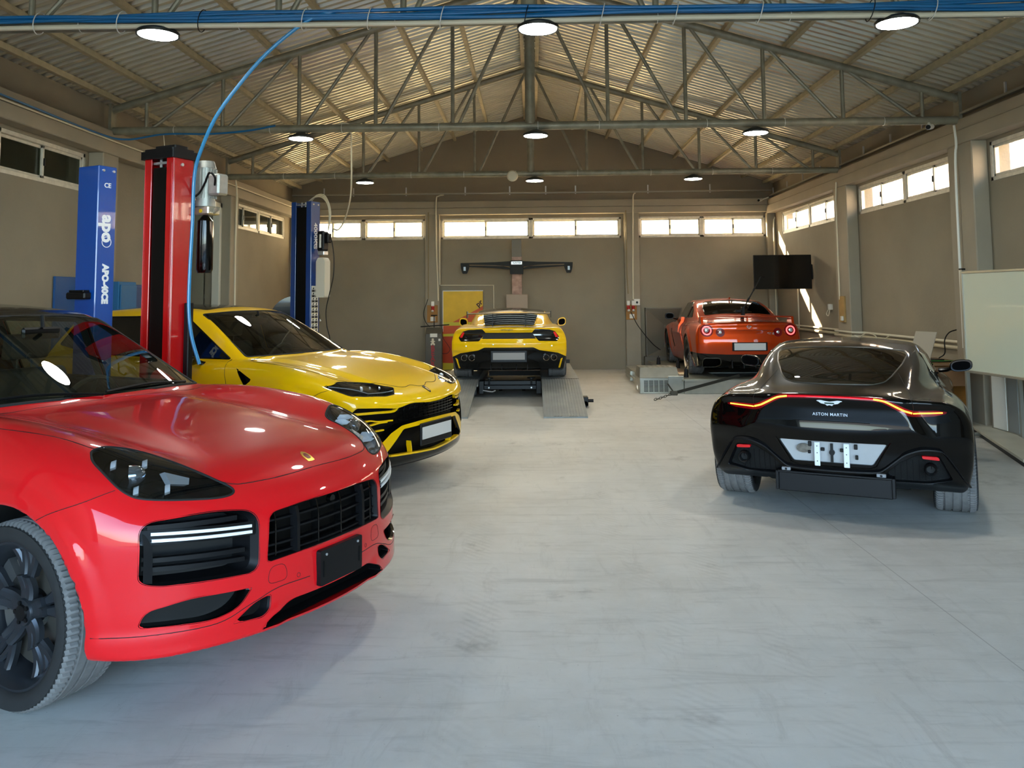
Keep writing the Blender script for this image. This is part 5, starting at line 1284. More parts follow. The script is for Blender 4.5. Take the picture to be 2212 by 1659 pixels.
    Ld = [RS(car, p, .4) for p in dlo]
    Lr = RT(car, rnd([(-1.42, -.46), (-1.42, .46), (-2.9, .44), (-2.9, -.44)], .05), 1.5)
    vent = rnd([(-.585, 1.062), (-.345, .965), (-.43, .908)], .012, 4); Lv = RS(car, vent, .7)
    Lg = RR(car, rnd([(-.56, 1.2), (.56, 1.2), (.44, 1.46), (-.44, 1.46)], .05), -3.1)
    hood = [(.842, 0), (.835, .06), (.80, .14), (.812, .24), (.79, .33), (.70, .47), (.60, .60), (.50, .72), (.42, .80), (.256, .815), (-.054, .848), (-.44, .838), (-.56, .70), (-.50, .4), (-.44, 0)]
    hood = np.array(hood+[(x, -y) for x, y in hood[-2:0:-1]]); Lh = RT(car, hood, .84)
    under_and_arches(car, [(0, .395), (-3.003, .395)], .455, .225)
    Lbt = car.region(lambda V: np.maximum(V[:, 2]-.298-.03*np.abs(V[:, 1]), .35-V[:, 0])); car.part('front_splitter', Lbt, M_gloss)
    car.part('body_shell', [0], P_yel); car.part('hood', Lh, P_yel, off=.0006); car.part('roof_glass', Lr, M_gloss)
    car.line('hood_seam', hood, 'z', 1, M_gap, .0035, off=-.0012, closed=True, sub=3)
    liner(car, [0, Lr], 1.0); car.part('windscreen', Lw, G_car); car.line('windscreen_trim', ws, 'x', 1, M_rubber, .010, stop=-1.75, closed=True, sub=1, off=-.003)
    for l in Ld: car.side_parts('side_window', l, G_dark)
    for p in dlo: car.line('window_trim', p, 'y', 1, M_gloss, .009, both=True, closed=True, sub=1)
    car.part('rear_window', Lg, G_dark); cabin(car, -.48, -1.45, .42, 1.10, .70, 1.40, steer_side=1)
    MB().box((-1.18, -.12, 1.42), (-1.15, .12, 1.49), bev=.012).cyl((-1.15, 0, 1.49), (-1.17, 0, 1.56), .012, 8).build('rear_view_mirror', M_black, r)
    # lamps
    car.cavity('headlamp_housing', lamp, 'x', 1, .08, M_gloss, MATS['lamp_back'], shrink=.92, both=True, dirv=(-.07, -.03, -.015)); car.side_parts('headlamp_lens', Ll, G_lens, .001)
    car.line('headlamp_seal', lamp, 'x', 1, M_rubber, .004, closed=True, sub=1, both=True)
    for sg in (1, -1):
        Pq = drape(F, [(sg*y, z) for y, z in ((.70, .895), (.60, .893), (.53, .890))], 'x', 1)[0]
        for k, p in enumerate(Pq): MB().lathe([(.001, .012), (.018, .008), (.026, -.01)] if k == 0 else [(.001, .008), (.012, .004), (.016, -.01)], p+np.array((-.035, -.01*sg, 0)), (.8, -.55*sg, .1), 18).build('lamp_projector', M_led if k == 0 else M_ledoff, r)  # first projector is white: the daylight it reflects is put in its colour
        for pts in (((.93, .93), (.80, .90), (.72, .862)), ((.72, .862), (.60, .858), (.44, .862))):
            Pq = drape(F, cr([(sg*y, z) for y, z in pts], 5), 'x', 1)[0]+np.array((-.02, 0, 0)); MB().tube(Pq, .005, 6).build('daytime_light', M_ledoff, r)
    # grille
    car.cavity('grille_duct', up, 'x', 1, .10, M_gloss, M_black, shrink=.94); car.cavity('lower_duct', low, 'x', 1, .10, M_gloss, M_black, shrink=.93)
    def blade(nm, pts, m, h=.008, d=.03, dx=-.012, par=None):
        for sg in (1, -1):
            Pq = drape(F, cr([(sg*y, z) for y, z in pts], 5), 'x', 1)[0]+np.array((dx, 0, 0)); m_ = MB(); S_ = [Pq+np.array(o) for o in ((0, 0, h), (0, 0, -h), (-d, 0, -h), (-d, 0, h))]
            for k in range(4): m_.strip(S_[k], S_[(k+1) % 4])
            m_.add([S_[k][0] for k in range(4)], [(0, 1, 2, 3)]).add([S_[k][-1] for k in range(4)], [(0, 1, 2, 3)]); m_.build(nm, m, r, smooth=0)
    blade('grille_blade', [(.90, .705), (.72, .704), (.55, .700), (.50, .735)], P_yel, .010); blade('grille_blade', [(.84, .628), (.78, .640), (.70, .626), (.56, .622)], P_yel, .006); blade('grille_blade', [(.84, .615), (.78, .602), (.70, .614), (.62, .615)], P_yel, .006); blade('grille_blade', [(.80, .547), (.73, .548), (.66, .552)], P_yel, .006)
    for k in range(5): blade('grille_mesh', [(.48-.0*k, .715-.026*k), (.25, .715-.026*k), (0.0, .715-.026*k)], M_gloss, .003, .01, -.03)
    for k in range(7): blade('grille_mesh', [(.05+.07*k, .73), (.06+.07*k, .66), (.05+.07*k, .60)], M_gloss, .003, .01, -.035)
    blade('lower_strut', [(.335, .315), (.36, .40)], P_yel, .02, .05, -.01); blade('lower_lip', [(.60, .322), (.33, .31), (.0, .295)], P_yel, .008, .05, .0)
    blade('intake_wing', [(.93, .752), (.905, .70), (.87, .64)], M_silver, .004, .012, -.004)
    sh = [(.0, .862), (.022, .86), (.026, .842), (.016, .818), (.0, .808), (-.016, .818), (-.026, .842), (-.022, .86)]
    b_ = car.lay('shield_badge', sh[::-1], 'x', 1, M_black, .004, .005, .006); car.lay('badge_emblem', np.array([(-.010, .848), (.012, .850), (.008, .836), (.014, .824), (-.006, .820), (-.012, .834)])[::-1], 'x', 1, M_gold, .0055, .003, .004, parent=b_)
    pl = MB().box((.985, -.28, .36), (1.005, .28, .56), bev=.008).build('plate_holder', M_satin, r); MB().box((1.004, -.26, .415), (1.009, .26, .525), bev=.003).build('number_plate', M_plate, pl)
    for o in car.cavity('fender_vent', vent, 'y', 1, .05, M_gloss, M_black, shrink=.85, both=True): pass
    car.line('panel_seam', [(-.757, 1.126), (-.70, 1.0), (-.655, .892), (-.62, .6), (-.6, .35)], 'y', 1, M_gap, .003, both=True, off=-.001)
    car.line('panel_seam', [(.50, .905), (.42, .88), (.33, .83), (.27, .79)], 'y', 1, M_gap, .0025, both=True, off=-.001); car.line('panel_seam', [(-1.76, 1.12), (-1.78, .8), (-1.72, .4)], 'y', 1, M_gap, .003, both=True, off=-.001)
    for sg in (1, -1): door_mirror(car, -1.0, sg*1.0, 1.15, sg, M_gloss, .22, .16)
    M_rim = mat('rim_dark', '17181a', .3, metal=.5)
    for x in (0, -3.003):
        for sg in (1, -1): wheel(r, x, sg*.835, .392, .392, .292, .29, sg, 'six', M_rim, 'd8a812', tread=80)
    return car
def aston():
    Hc = tab([(-3.8, .88), (-3.58, .935), (-3.45, .948), (-3.2, .935), (-2.8, .925), (-2.2, .91), (-1.2, .93), (-.7, .925), (-.3, .90), (.1, .85), (.5, .765), (.75, .68), (.95, .55)])
    ridge = tab([(-3.7, .0), (-3.4, .01), (-3.0, .045), (-2.6, .055), (-2.1, .03), (-1.5, .0), (-.6, .01), (-.1, .045), (.2, .04), (.6, 0)])
    F0 = tab([(.1, .78), (.2, .86), (.35, .88), (.5, .87), (.62, .83), (.75, .7), (.9, .4)])
    Bz = tab([(.1, -3.30), (.2, -3.36), (.30, -3.42), (.42, -3.475), (.52, -3.485), (.66, -3.525), (.76, -3.515), (.84, -3.515), (.90, -3.55), (.95, -3.57), (1.05, -3.5)])
    Wx = tab([(-3.7, .885), (-3.4, .93), (-3.1, .955), (-2.75, .968), (-2.3, .95), (-1.9, .915), (-1.4, .89), (-.8, .905), (-.3, .94), (.05, .95), (.4, .925), (.8, .82)])
    Wz = tab([(.1, -.12), (.2, -.075), (.32, -.035), (.45, -.01), (.6, 0), (.72, -.008), (.82, -.04), (.9, -.09), (1., -.18)])
    Hr = tab([(-3.7, .84), (-3.45, .925), (-3.2, .995), (-2.9, 1.075), (-2.5, 1.165), (-2.1, 1.235), (-1.8, 1.263), (-1.5, 1.273), (-1.2, 1.26), (-.95, 1.21), (-.7, 1.13)])
    Gw = tab([(-3.6, .42), (-3.2, .54), (-2.8, .645), (-2.3, .725), (-1.6, .765), (-.8, .765), (-.3, .72)])
    zb = tab([(-3.8, .37), (-3.45, .33), (-3.2, .27), (-3.0, .19), (-2.6, .15), (.5, .13), (1, .15)])
    def F(x, y, z):
        y = np.abs(y)
        top = z-(Hc(x)-.03*(y/.6)**2+ridge(x)*gau(y-.76, .17))
        rw = np.hypot(x, z-.345); rr = np.hypot(x+2.704, z-.35)
        side = y-(Wx(x)+Wz(z)-.03*gau(z-.42, .14)*sstep(-.5, -.9, x)*sstep(-2.2, -1.8, x))
        nose = x-(F0(z)-.42*y*y-.3*np.maximum(y-.5, 0)**2)
        tail = (Bz(z)+.17*y*y+.55*np.maximum(y-.62, 0)**2)-x
        b = smax(side, top, .09); b = smax(b, nose, .15); b = smax(b, tail, .045); b = smax(b, zb(x)-z, .04)
        ws = (x-(-.50-.42*y*y-1.95*(z-.93)))*.46
        sd = (y-(Gw(x)-.46*(z-.95)))*.9
        rf = z-(Hr(x)-.032*(y/.5)**2)
        g = smax(sd, rf, .10); g = smax(g, ws, .05); g = smax(g, .7-z, .02); g = smax(g, -3.5-x, .03)
        b = smin(b, g, .10)
        for w, R in ((rw, .375), (rr, .378)): b = smax(b, -np.maximum(w-R, .52-y), .012)
        return b
    car = Car('sports_coupe', 'black two door sports coupe seen from behind with glowing light strip', 'car', (3.645, 9.536, 0), math.radians(65.8), F, (-3.72, -1.05, .06), (.98, 1.05, 1.34), .018)
    r = car.root
    gl = [(-2.20, 0), (-2.185, .25), (-2.165, .51), (-2.30, .527), (-2.6, .490), (-2.95, .415), (-3.10, .365), (-3.19, .28), (-3.225, .12), (-3.235, 0)]
    gl = rnd(gl+[(x, -y) for x, y in gl[-2:0:-1]], .04, 4); Lg = RT(car, gl, .96)
    plate = rnd([(-.385, .596), (.385, .596), (.284, .436), (-.284, .436)], .015, 4); Lp = RR(car, plate, -3.2)
    vent = rnd([(.80, .345), (.715, .525), (.58, .53), (.45, .462), (.352, .378), (.40, .306), (.64, .312)], .02, 4); Lv = RR(car, vent, -3.0)
    dif = rnd([(-.37, .355), (.37, .355), (.42, .24), (-.42, .24)], .02); 
    dlo = [rnd([(-.86, .985), (-1.15, 1.16), (-1.65, 1.215), (-2.05, 1.165), (-2.25, 1.04), (-2.18, .995), (-1.3, .975)], .03)]; Ld = [RS(car, p, .3) for p in dlo]
    ws = rnd([(-.66, .965), (.66, .965), (.50, 1.215), (-.50, 1.215)], .04, 4); Lw = RF(car, ws, -1.45)
    under_and_arches(car, [(0, .345), (-2.704, .35)], .377, .17)
    Lb = RR(car, [(-.96, .30), (.96, .30), (.96, .0), (-.96, .0)], -2.6)
    car.part('body_shell', [0], P_blk); car.part('rear_diffuser', Lb, M_satin); liner(car, [0], .96)
    car.part('rear_window', Lg, G_dark); car.line('window_trim', gl, 'z', 1, mat('trim_grey', '3c3c38', .3), .006, closed=True, sub=1)
    for l in Ld: car.side_parts('side_window', l, G_dark)
    car.line('window_trim', dlo[0], 'y', 1, M_gloss, .007, both=True, closed=True, sub=1); car.part('windscreen', Lw, G_dark)
    cabin(car, -.75, -1.55, .28, .93, .62, 1.12, rear=False)
    # tail light: dark red lens under a glowing line
    tl = [(.775, .836), (.75, .833), (.553, .826), (.455, .870), (.371, .912), (.298, .924), (0, .929)]
    full = np.array(tl+[(-y, z) for y, z in tl[-2::-1]])
    c_ = cr(full, 6); t_ = np.gradient(c_, axis=0); n_ = np.stack([-t_[:, 1], t_[:, 0]], 1); n_ /= np.linalg.norm(n_, axis=1)[:, None]
    w0 = np.interp(np.abs(c_[:, 0]), [0, .3, .5, .7, .775], [.010, .014, .022, .020, .006])[:, None]
    band = np.vstack([c_+n_*w0, (c_-n_*w0)[::-1]]); tlo = car.lay('tail_lamp', band[::-1], 'x', -1, M_redlens, .003, .008, .012)
    car.line('light_strip', [(.745, .834), (.65, .830), (.556, .826)], 'x', -1, M_amber, .0042, off=.004, both=True, parent=tlo); car.line('light_strip', [(.546, .829), (.50, .845), (.455, .870), (.40, .900), (.36, .915), (.300, .924)], 'x', -1, M_amber, .0060, off=.004, both=True, parent=tlo)
    car.line('light_strip', [(-.295, .924), (-.15, .928), (0, .929), (.15, .928), (.295, .924)], 'x', -1, mat('red_strip', 'b01018', .3, emit='e01020', estr=.9), .0045, off=.004, parent=tlo)
    # plate recess
    car.cavity('plate_recess', plate, 'x', -1, .018, M_gloss, mat('plate_recess_grey', 'b2b3b4', .35, coat=.5, noise=(5, .05)), shrink=.97)
    rx = -3.488
    for y in (.102, -.102):
        b_ = MB().box((rx-.022, y-.020, .415), (rx-.012, y+.020, .588), bev=.003).build('plate_bracket', Mw, r)
        for z in (.56, .51, .45): MB().cyl((rx-.024, y, z), (rx-.0215, y, z), .004, 8).build('bracket_hole', M_black, b_)
    for y, z, w_, h_ in ((.155, .57, .012, .018), (.065, .535, .014, .012), (-.07, .535, .014, .012), (-.165, .565, .012, .018), (-.17, .49, .010, .016), (.16, .51, .010, .012)): MB().box((rx-.004, y-w_, z-h_), (rx+.016, y+w_, z+h_), bev=.003).build('plate_clip', M_black, r)
    MB().cyl((rx-.008, 0, .515), (rx+.015, 0, .515), .020, 14).box((rx-.006, -.008, .445), (rx+.015, .010, .58)).build('plate_latch', M_black, r)
    MB().prism(cellipse(.20, .535, .052, .034, 18), rx+.004, rx+.016, 'x').build('plate_smudge', mat('adhesive_smudge', '6d675e', .8, noise=(25, .4)), r)
    car.line('plate_frame', [(.40, .606), (.30, .43), (.26, .412), (0, .408)], 'x', -1, M_gloss, .006, both=True, smooth=False)
    # lower grilles, reflectors, exhausts
    car.cavity('corner_vent', vent, 'x', -1, .07, M_satin, mat('vent_mesh', '0c0d0d', .5, bump=(220, .8)), shrink=.93, both=True)
    for sg in (1, -1):
        for k in range(7):
            yy = sg*(.42+.04*k); Pq = drape(F, [(yy, z) for z in np.linspace(.335, .49, 6)], 'x', -1)[0]+np.array((.03, 0, 0)); MB().tube(Pq, .0025, 5).build('vent_mesh_bar', M_satin, r)
        p = drape(F, [(sg*.655, .425)], 'x', -1)[0][0]; ex = MB(); ex.lathe([(.028, .05), (.030, -.025), (.036, -.03), (.042, -.022), (.044, .05)], p, (1, 0, 0), 26); eo = ex.build('exhaust_tip', M_satin, r); MB().lathe([(.001, .03), (.029, .03)], p, (1, 0, 0), 20).build('exhaust_bore', M_black, eo)
    rf = rnd([(.715, .492), (.705, .517), (.600, .523), (.602, .503)], .006, 3); car.lay('reflector', rf[::-1], 'x', -1, mat('reflector_red', 'e01820', .2, coat=.5), .006, .02, .008, both=True)
    sur = [(.90, .30), (.82, .43), (.745, .545), (.70, .572), (.60, .575), (.50, .538), (.42, .475), (.345, .415), (.29, .395), (.15, .390), (0, .389)]
    for sg in (1, -1):
        P2 = cr([(sg*y, z) for y, z in sur], 5); A, N = drape(F, P2, 'x', -1); m_ = MB(); up_ = np.array((0, 0, 1.)); S_ = [A+N*.0+up_*.012, A+N*.022+up_*.004, A+N*.022-up_*.006, A-up_*.014]
        for k in range(3): m_.strip(S_[k], S_[k+1])
        m_.build('bumper_blade', M_satin, r)
    for sg in (1, -1):
        MB().box((-3.50, sg*.33-.032, .362), (-3.47, sg*.33+.032, .386), bev=.004).build('plate_lamp', mat('lamp_grey', '8a8d92', .3), r); MB().lathe([(.001, .004), (.009, .003)], (-3.50, sg*.33, .374), (-1, 0, 0), 14).build('parking_sensor', M_black, r)
    MB().box((-3.45, -.40, .335), (-3.30, .40, .352), bev=.004).box((-3.42, -.42, .20), (-3.25, -.395, .345), bev=.004).box((-3.42, .395, .20), (-3.25, .42, .345), bev=.004).box((-3.40, -.40, .19), (-3.25, .40, .345), bev=.006).build('diffuser_fin', M_satin, r)
    car.line('boot_crease', [(.27, .747), (.1, .75), (0, .75)], 'x', -1, P_blk, .0025, both=True)
    for pts in ([(.56, .83), (.555, .90), (.53, .945)], ): car.line('boot_seam', pts, 'x', -1, M_gap, .002, both=True)
    car.line('boot_seam', [(-3.47, .555), (-3.3, .56), (-3.05, .50), (-2.85, .46)], 'z', 1, M_gap, .002, both=True)
    # winged emblem and lettering
    wg = np.array([(0, -.014), (.020, -.020), (.028, -.008), (.062, -.002), (.080, .012), (.108, .020), (.060, .022), (.03, .016), (0, .012)]); wg = np.vstack([wg, (wg*np.array([-1, 1]))[::-1][1:-1]])
    e_ = car.lay('wing_emblem', wg[::-1]*np.array([.95, 1.0])+np.array([0, .884]), 'x', -1, Mw, .003, .004, .006); car.lay('emblem_bar', np.array([(-.035, .880), (.035, .880), (.035, .890), (-.035, .890)]), 'x', -1, mat('emblem_green', '2c4a40', .4), .0045, .003, .006, parent=e_)
    q_ = drape(F, [(0, .799)], 'x', -1)[0][0]; text('lettering', 'ASTON MARTIN', .030, M_chrome, r, (q_[0]-.002, 0, .799), (0, -1, 0), (.0, 0, 1), .0015, .0004, spacing=1.15)
    for sg in (1, -1): door_mirror(car, -.98, sg*.98, 1.0, sg, P_blk, .20, .115, .14, tilt=.12)
    M_rim = mat('rim_dark', '17181a', .3, metal=.5)
    for x, w_, yy in ((0, .26, .80), (-2.704, .30, .822)):
        for sg in (1, -1): wheel(r, x, sg*yy, .343, .343, .256, w_, sg, 'multi', M_rim, '8a1414', tread=84)
    return car
def huracan():
    Hc = tab([(-3.7, .80), (-3.45, .865), (-3.2, .885), (-2.8, .89), (-2.4, .87), (-1.6, .82), (-.8, .80), (-.3, .77), (.2, .68), (.6, .57), (.95, .45)])
    ridge = tab([(-3.6, .0), (-3.2, .02), (-2.7, .045), (-2.2, .02), (-1.5, 0), (-.4, .03), (0, .06), (.4, .03), (.8, 0)])
    F0 = tab([(.1, .92), (.2, .98), (.3, .99), (.4, .96), (.55, .8), (.7, .5)])
    Bz = tab([(.1, -3.22), (.2, -3.30), (.32, -3.40), (.45, -3.43), (.5, -3.46), (.6, -3.47), (.68, -3.44), (.76, -3.43), (.84, -3.47), (.9, -3.45), (1., -3.3)])
    Wx = tab([(-3.6, .90), (-3.3, .945), (-2.9, .962), (-2.6, .965), (-2.1, .94), (-1.5, .90), (-.7, .91), (-.2, .95), (.1, .955), (.5, .92), (.95, .75)])
    Wz = tab([(.1, -.08), (.2, -.045), (.35, -.015), (.5, 0), (.62, 0), (.72, -.02), (.8, -.055), (.88, -.11), (1., -.22)])
    Hr = tab([(-3.5, .80), (-3.2, .86), (-2.9, .92), (-2.5, 1.01), (-2.1, 1.085), (-1.7, 1.14), (-1.3, 1.163), (-1.0, 1.155), (-.7, 1.10), (-.4, 1.0)])
    Gw = tab([(-3.4, .50), (-3.0, .56), (-2.5, .66), (-2.0, .74), (-1.4, .78), (-.6, .76), (0, .7)])
    zb = tab([(-3.6, .24), (-3.2, .18), (-2.9, .13), (.5, .12), (1, .13)])
    def F(x, y, z):
        y = np.abs(y)
        top = z-(Hc(x)-.02*(y/.6)**2+ridge(x)*gau(y-.75, .16))
        rw = np.hypot(x, z-.34); rr = np.hypot(x+2.62, z-.35)
        side = y-(Wx(x)+Wz(z)-.05*gau(z-.5, .16)*sstep(-.7, -1.2, x)*sstep(-2.1, -1.6, x))
        nose = x-(F0(z)-.5*y*y)
        tail = (Bz(z)+.13*y*y+.5*np.maximum(y-.68, 0)**2)-x
        b = smax(side, top, .06); b = smax(b, nose, .12); b = smax(b, tail, .035); b = smax(b, zb(x)-z, .03)
        ws = (x-(.02-.42*y*y-2.4*(z-.78)))*.39
        sd = (y-(Gw(x)-.62*(z-.86)))*.85
        rf = z-(Hr(x)-.035*(y/.5)**2)
        g = smax(sd, rf, .05); g = smax(g, ws, .04); g = smax(g, .6-z, .02); g = smax(g, -3.36+.12*y*y-x, .03)
        b = smin(b, g, .02)
        for w, R in ((rw, .365), (rr, .372)): b = smax(b, -np.maximum(w-R, .52-y), .012)
        return b
    car = Car('supercar', 'yellow mid engined supercar parked on the alignment lift', 'car', (-.385, 17.12, .33), PI/2, F, (-3.62, -1.04, .06), (1.1, 1.04, 1.24), .022)
    r = car.root
    lamp = rnd([(.830, .70), (.756, .800), (.665, .830), (.43, .841), (.377, .78), (.43, .712), (.49, .643), (.79, .638)], .008, 3); Ll = RR(car, lamp, -3.0)
    mid = [(-.385, .782), (.385, .782), (.445, .682), (-.445, .682)]; Lm = RR(car, mid, -3.2)
    dif = [(.99, .36), (.80, .448), (.50, .497), (.40, .543), (-.40, .543), (-.50, .497), (-.80, .448), (-.99, .36), (-.99, 0), (.99, 0)]; Ldf = RR(car, dif, -2.98)
    eng = [(-2.13, 0), (-2.14, .49), (-3.0, .415), (-3.03, 0)]; eng = rnd(eng[:-1]+[(-3.03, 0)]+[(x, -y) for x, y in eng[-2:0:-1]], .02, 3); Le = RT(car, eng, .86)
    Lr = RT(car, rnd([(-.75, -.62), (-.75, .62), (-2.02, .60), (-2.02, -.60)], .05), 1.05)
    dlo = [rnd([(-.25, .84), (-1.0, 1.07), (-1.5, 1.075), (-1.85, .94), (-1.7, .87)], .03)]; Ld = [RS(car, p, .3) for p in dlo]
    ws = rnd([(-.70, .83), (.70, .83), (.50, 1.09), (-.50, 1.09)], .04, 4); Lw = RF(car, ws, -1.0)
    under_and_arches(car, [(0, .34), (-2.62, .35)], .371, .15)
    car.part('body_shell', [0], P_yel2); car.part('rear_bumper_insert', Ldf, M_gloss); car.part('roof_panel', Lr, M_gloss); car.part('tail_grille', Lm, mat('tail_mesh', '0b0b0a', .5, bump=(120, .8)), off=-.004)
    car.part('windscreen', Lw, G_dark)
    for l in Ld: car.side_parts('side_window', l, G_dark)
    car.side_parts('tail_lamp', Ll, mat('smoked_lens', '080606', .1, coat=1.), .001)
    car.lay('corner_reflector', np.array([(.808, .705), (.757, .793), (.725, .788), (.768, .700)])[::-1], 'x', -1, M_redrefl, .004, .004, .01, both=True)  # unlit red reflector in the outer lamp corner
    # louvred engine cover
    car.cavity('engine_bay', eng, 'z', 1, .12, M_black, M_black, shrink=.97)
    for k in range(6):
        x = -2.20-k*.145; hw = .475-k*.013
        A = drape(F, [(x, y) for y in np.linspace(-hw, hw, 9)], 'z', 1, off=.008)[0]; B = drape(F, [(x-.10, y) for y in np.linspace(-hw, hw, 9)], 'z', 1, off=.012)[0]+np.array((0, 0, .014))
        MB().strip(A, B).strip(B, B-np.array((0, 0, .012))).strip(A, B-np.array((0, 0, .012))).build('engine_louvre', M_gloss, r)
    for sg in (1, -1):
        A = drape(F, [(x, sg*(.50-(-2.13-x)*.09)) for x in np.linspace(-2.13, -3.0, 8)], 'z', 1, off=.004)[0]; MB().tube(A, .012, 6).build('louvre_frame', P_yel2, r)
    # wing
    w_ = MB(); n = 9; pr_ = [(0, 0), (-.06, .012), (-.20, .006), (-.22, 0), (-.12, -.012), (-.02, -.010)]
    w_.prism([(-3.12+x, 1.088+z) for x, z in pr_], -.69, .69, 'y'); wo = w_.build('rear_wing', M_satin, r)
    for sg in (1, -1):
        MB().box((-3.34, sg*.69-.006, 1.02), (-3.10, sg*.69+.006, 1.13), bev=.003).build('wing_endplate', M_satin, wo); MB().prism([(-3.14, 1.085), (-3.24, 1.085), (-3.26, .87), (-3.12, .89)], sg*.27-.006, sg*.27+.006, 'y').build('wing_strut', M_satin, wo)
    for y in (.735, .61):
        for sg in (1, -1):
            p = drape(F, [(sg*y, .374)], 'x', -1)[0][0]; eo = MB().lathe([(.042, .06), (.044, -.03), (.050, -.035), (.053, -.025), (.054, .06)], p, (1, 0, 0), 24).build('exhaust_tip', M_chrome, r); MB().lathe([(.001, .02), (.043, .02)], p, (1, 0, 0), 20).build('exhaust_bore', M_black, eo)
    for sg in (1, -1):
        car.lay('corner_blade', np.array([(.885, .375), (.865, .33), (.835, .20), (.81, .20), (.845, .345)])*np.array([sg, 1]), 'x', -1, P_yel2, .01, .02, .012)
        for y, z in ((.255, .59), (.70, .565)): MB().lathe([(.001, .003), (.011, .002), (.012, -.003)], drape(F, [(sg*y, z)], 'x', -1)[0][0], (-1, 0, 0), 12).build('parking_sensor', M_silver, r)
        MB().prism([(-3.32, .30), (-3.36, .18), (-3.1, .15), (-3.1, .28)], sg*.3-.006, sg*.3+.006, 'y').prism([(-3.32, .30), (-3.36, .18), (-3.1, .15), (-3.1, .28)], sg*.12-.006, sg*.12+.006, 'y').build('diffuser_fin', M_satin, r)
    pl = MB().box((-3.475, -.30, .30), (-3.44, .30, .50), bev=.01).build('plate_holder', M_satin, r); MB().box((-3.481, -.26, .345), (-3.474, .26, .46), bev=.003).build('number_plate', mat('plate_dim', '8b8783', .5), pl)
    q_ = drape(F, [(0, .835)], 'x', -1)[0][0]; text('lettering', 'Lamborghini', .040, M_black, r, (q_[0]-.003, .03, .832), (0, -1, 0), (0, 0, 1), .001, 0.)
    car.line('boot_seam', [(.40, .865), (.20, .868), (0, .868)], 'x', -1, M_gap, .003, both=True)
    for sg in (1, -1): door_mirror(car, -.50, sg*.965, .875, sg, P_yel2, .17, .17, .16, tilt=.15)
    M_rim = MATS['rim_dark']
    for x, w2, yy, R in ((0, .25, .82, .335), (-2.62, .31, .80, .346)):
        for sg in (1, -1): wheel(r, x, sg*yy, R, R, .257, w2, sg, 'y5', M_rim, 'd8a812', tread=60)
    return car
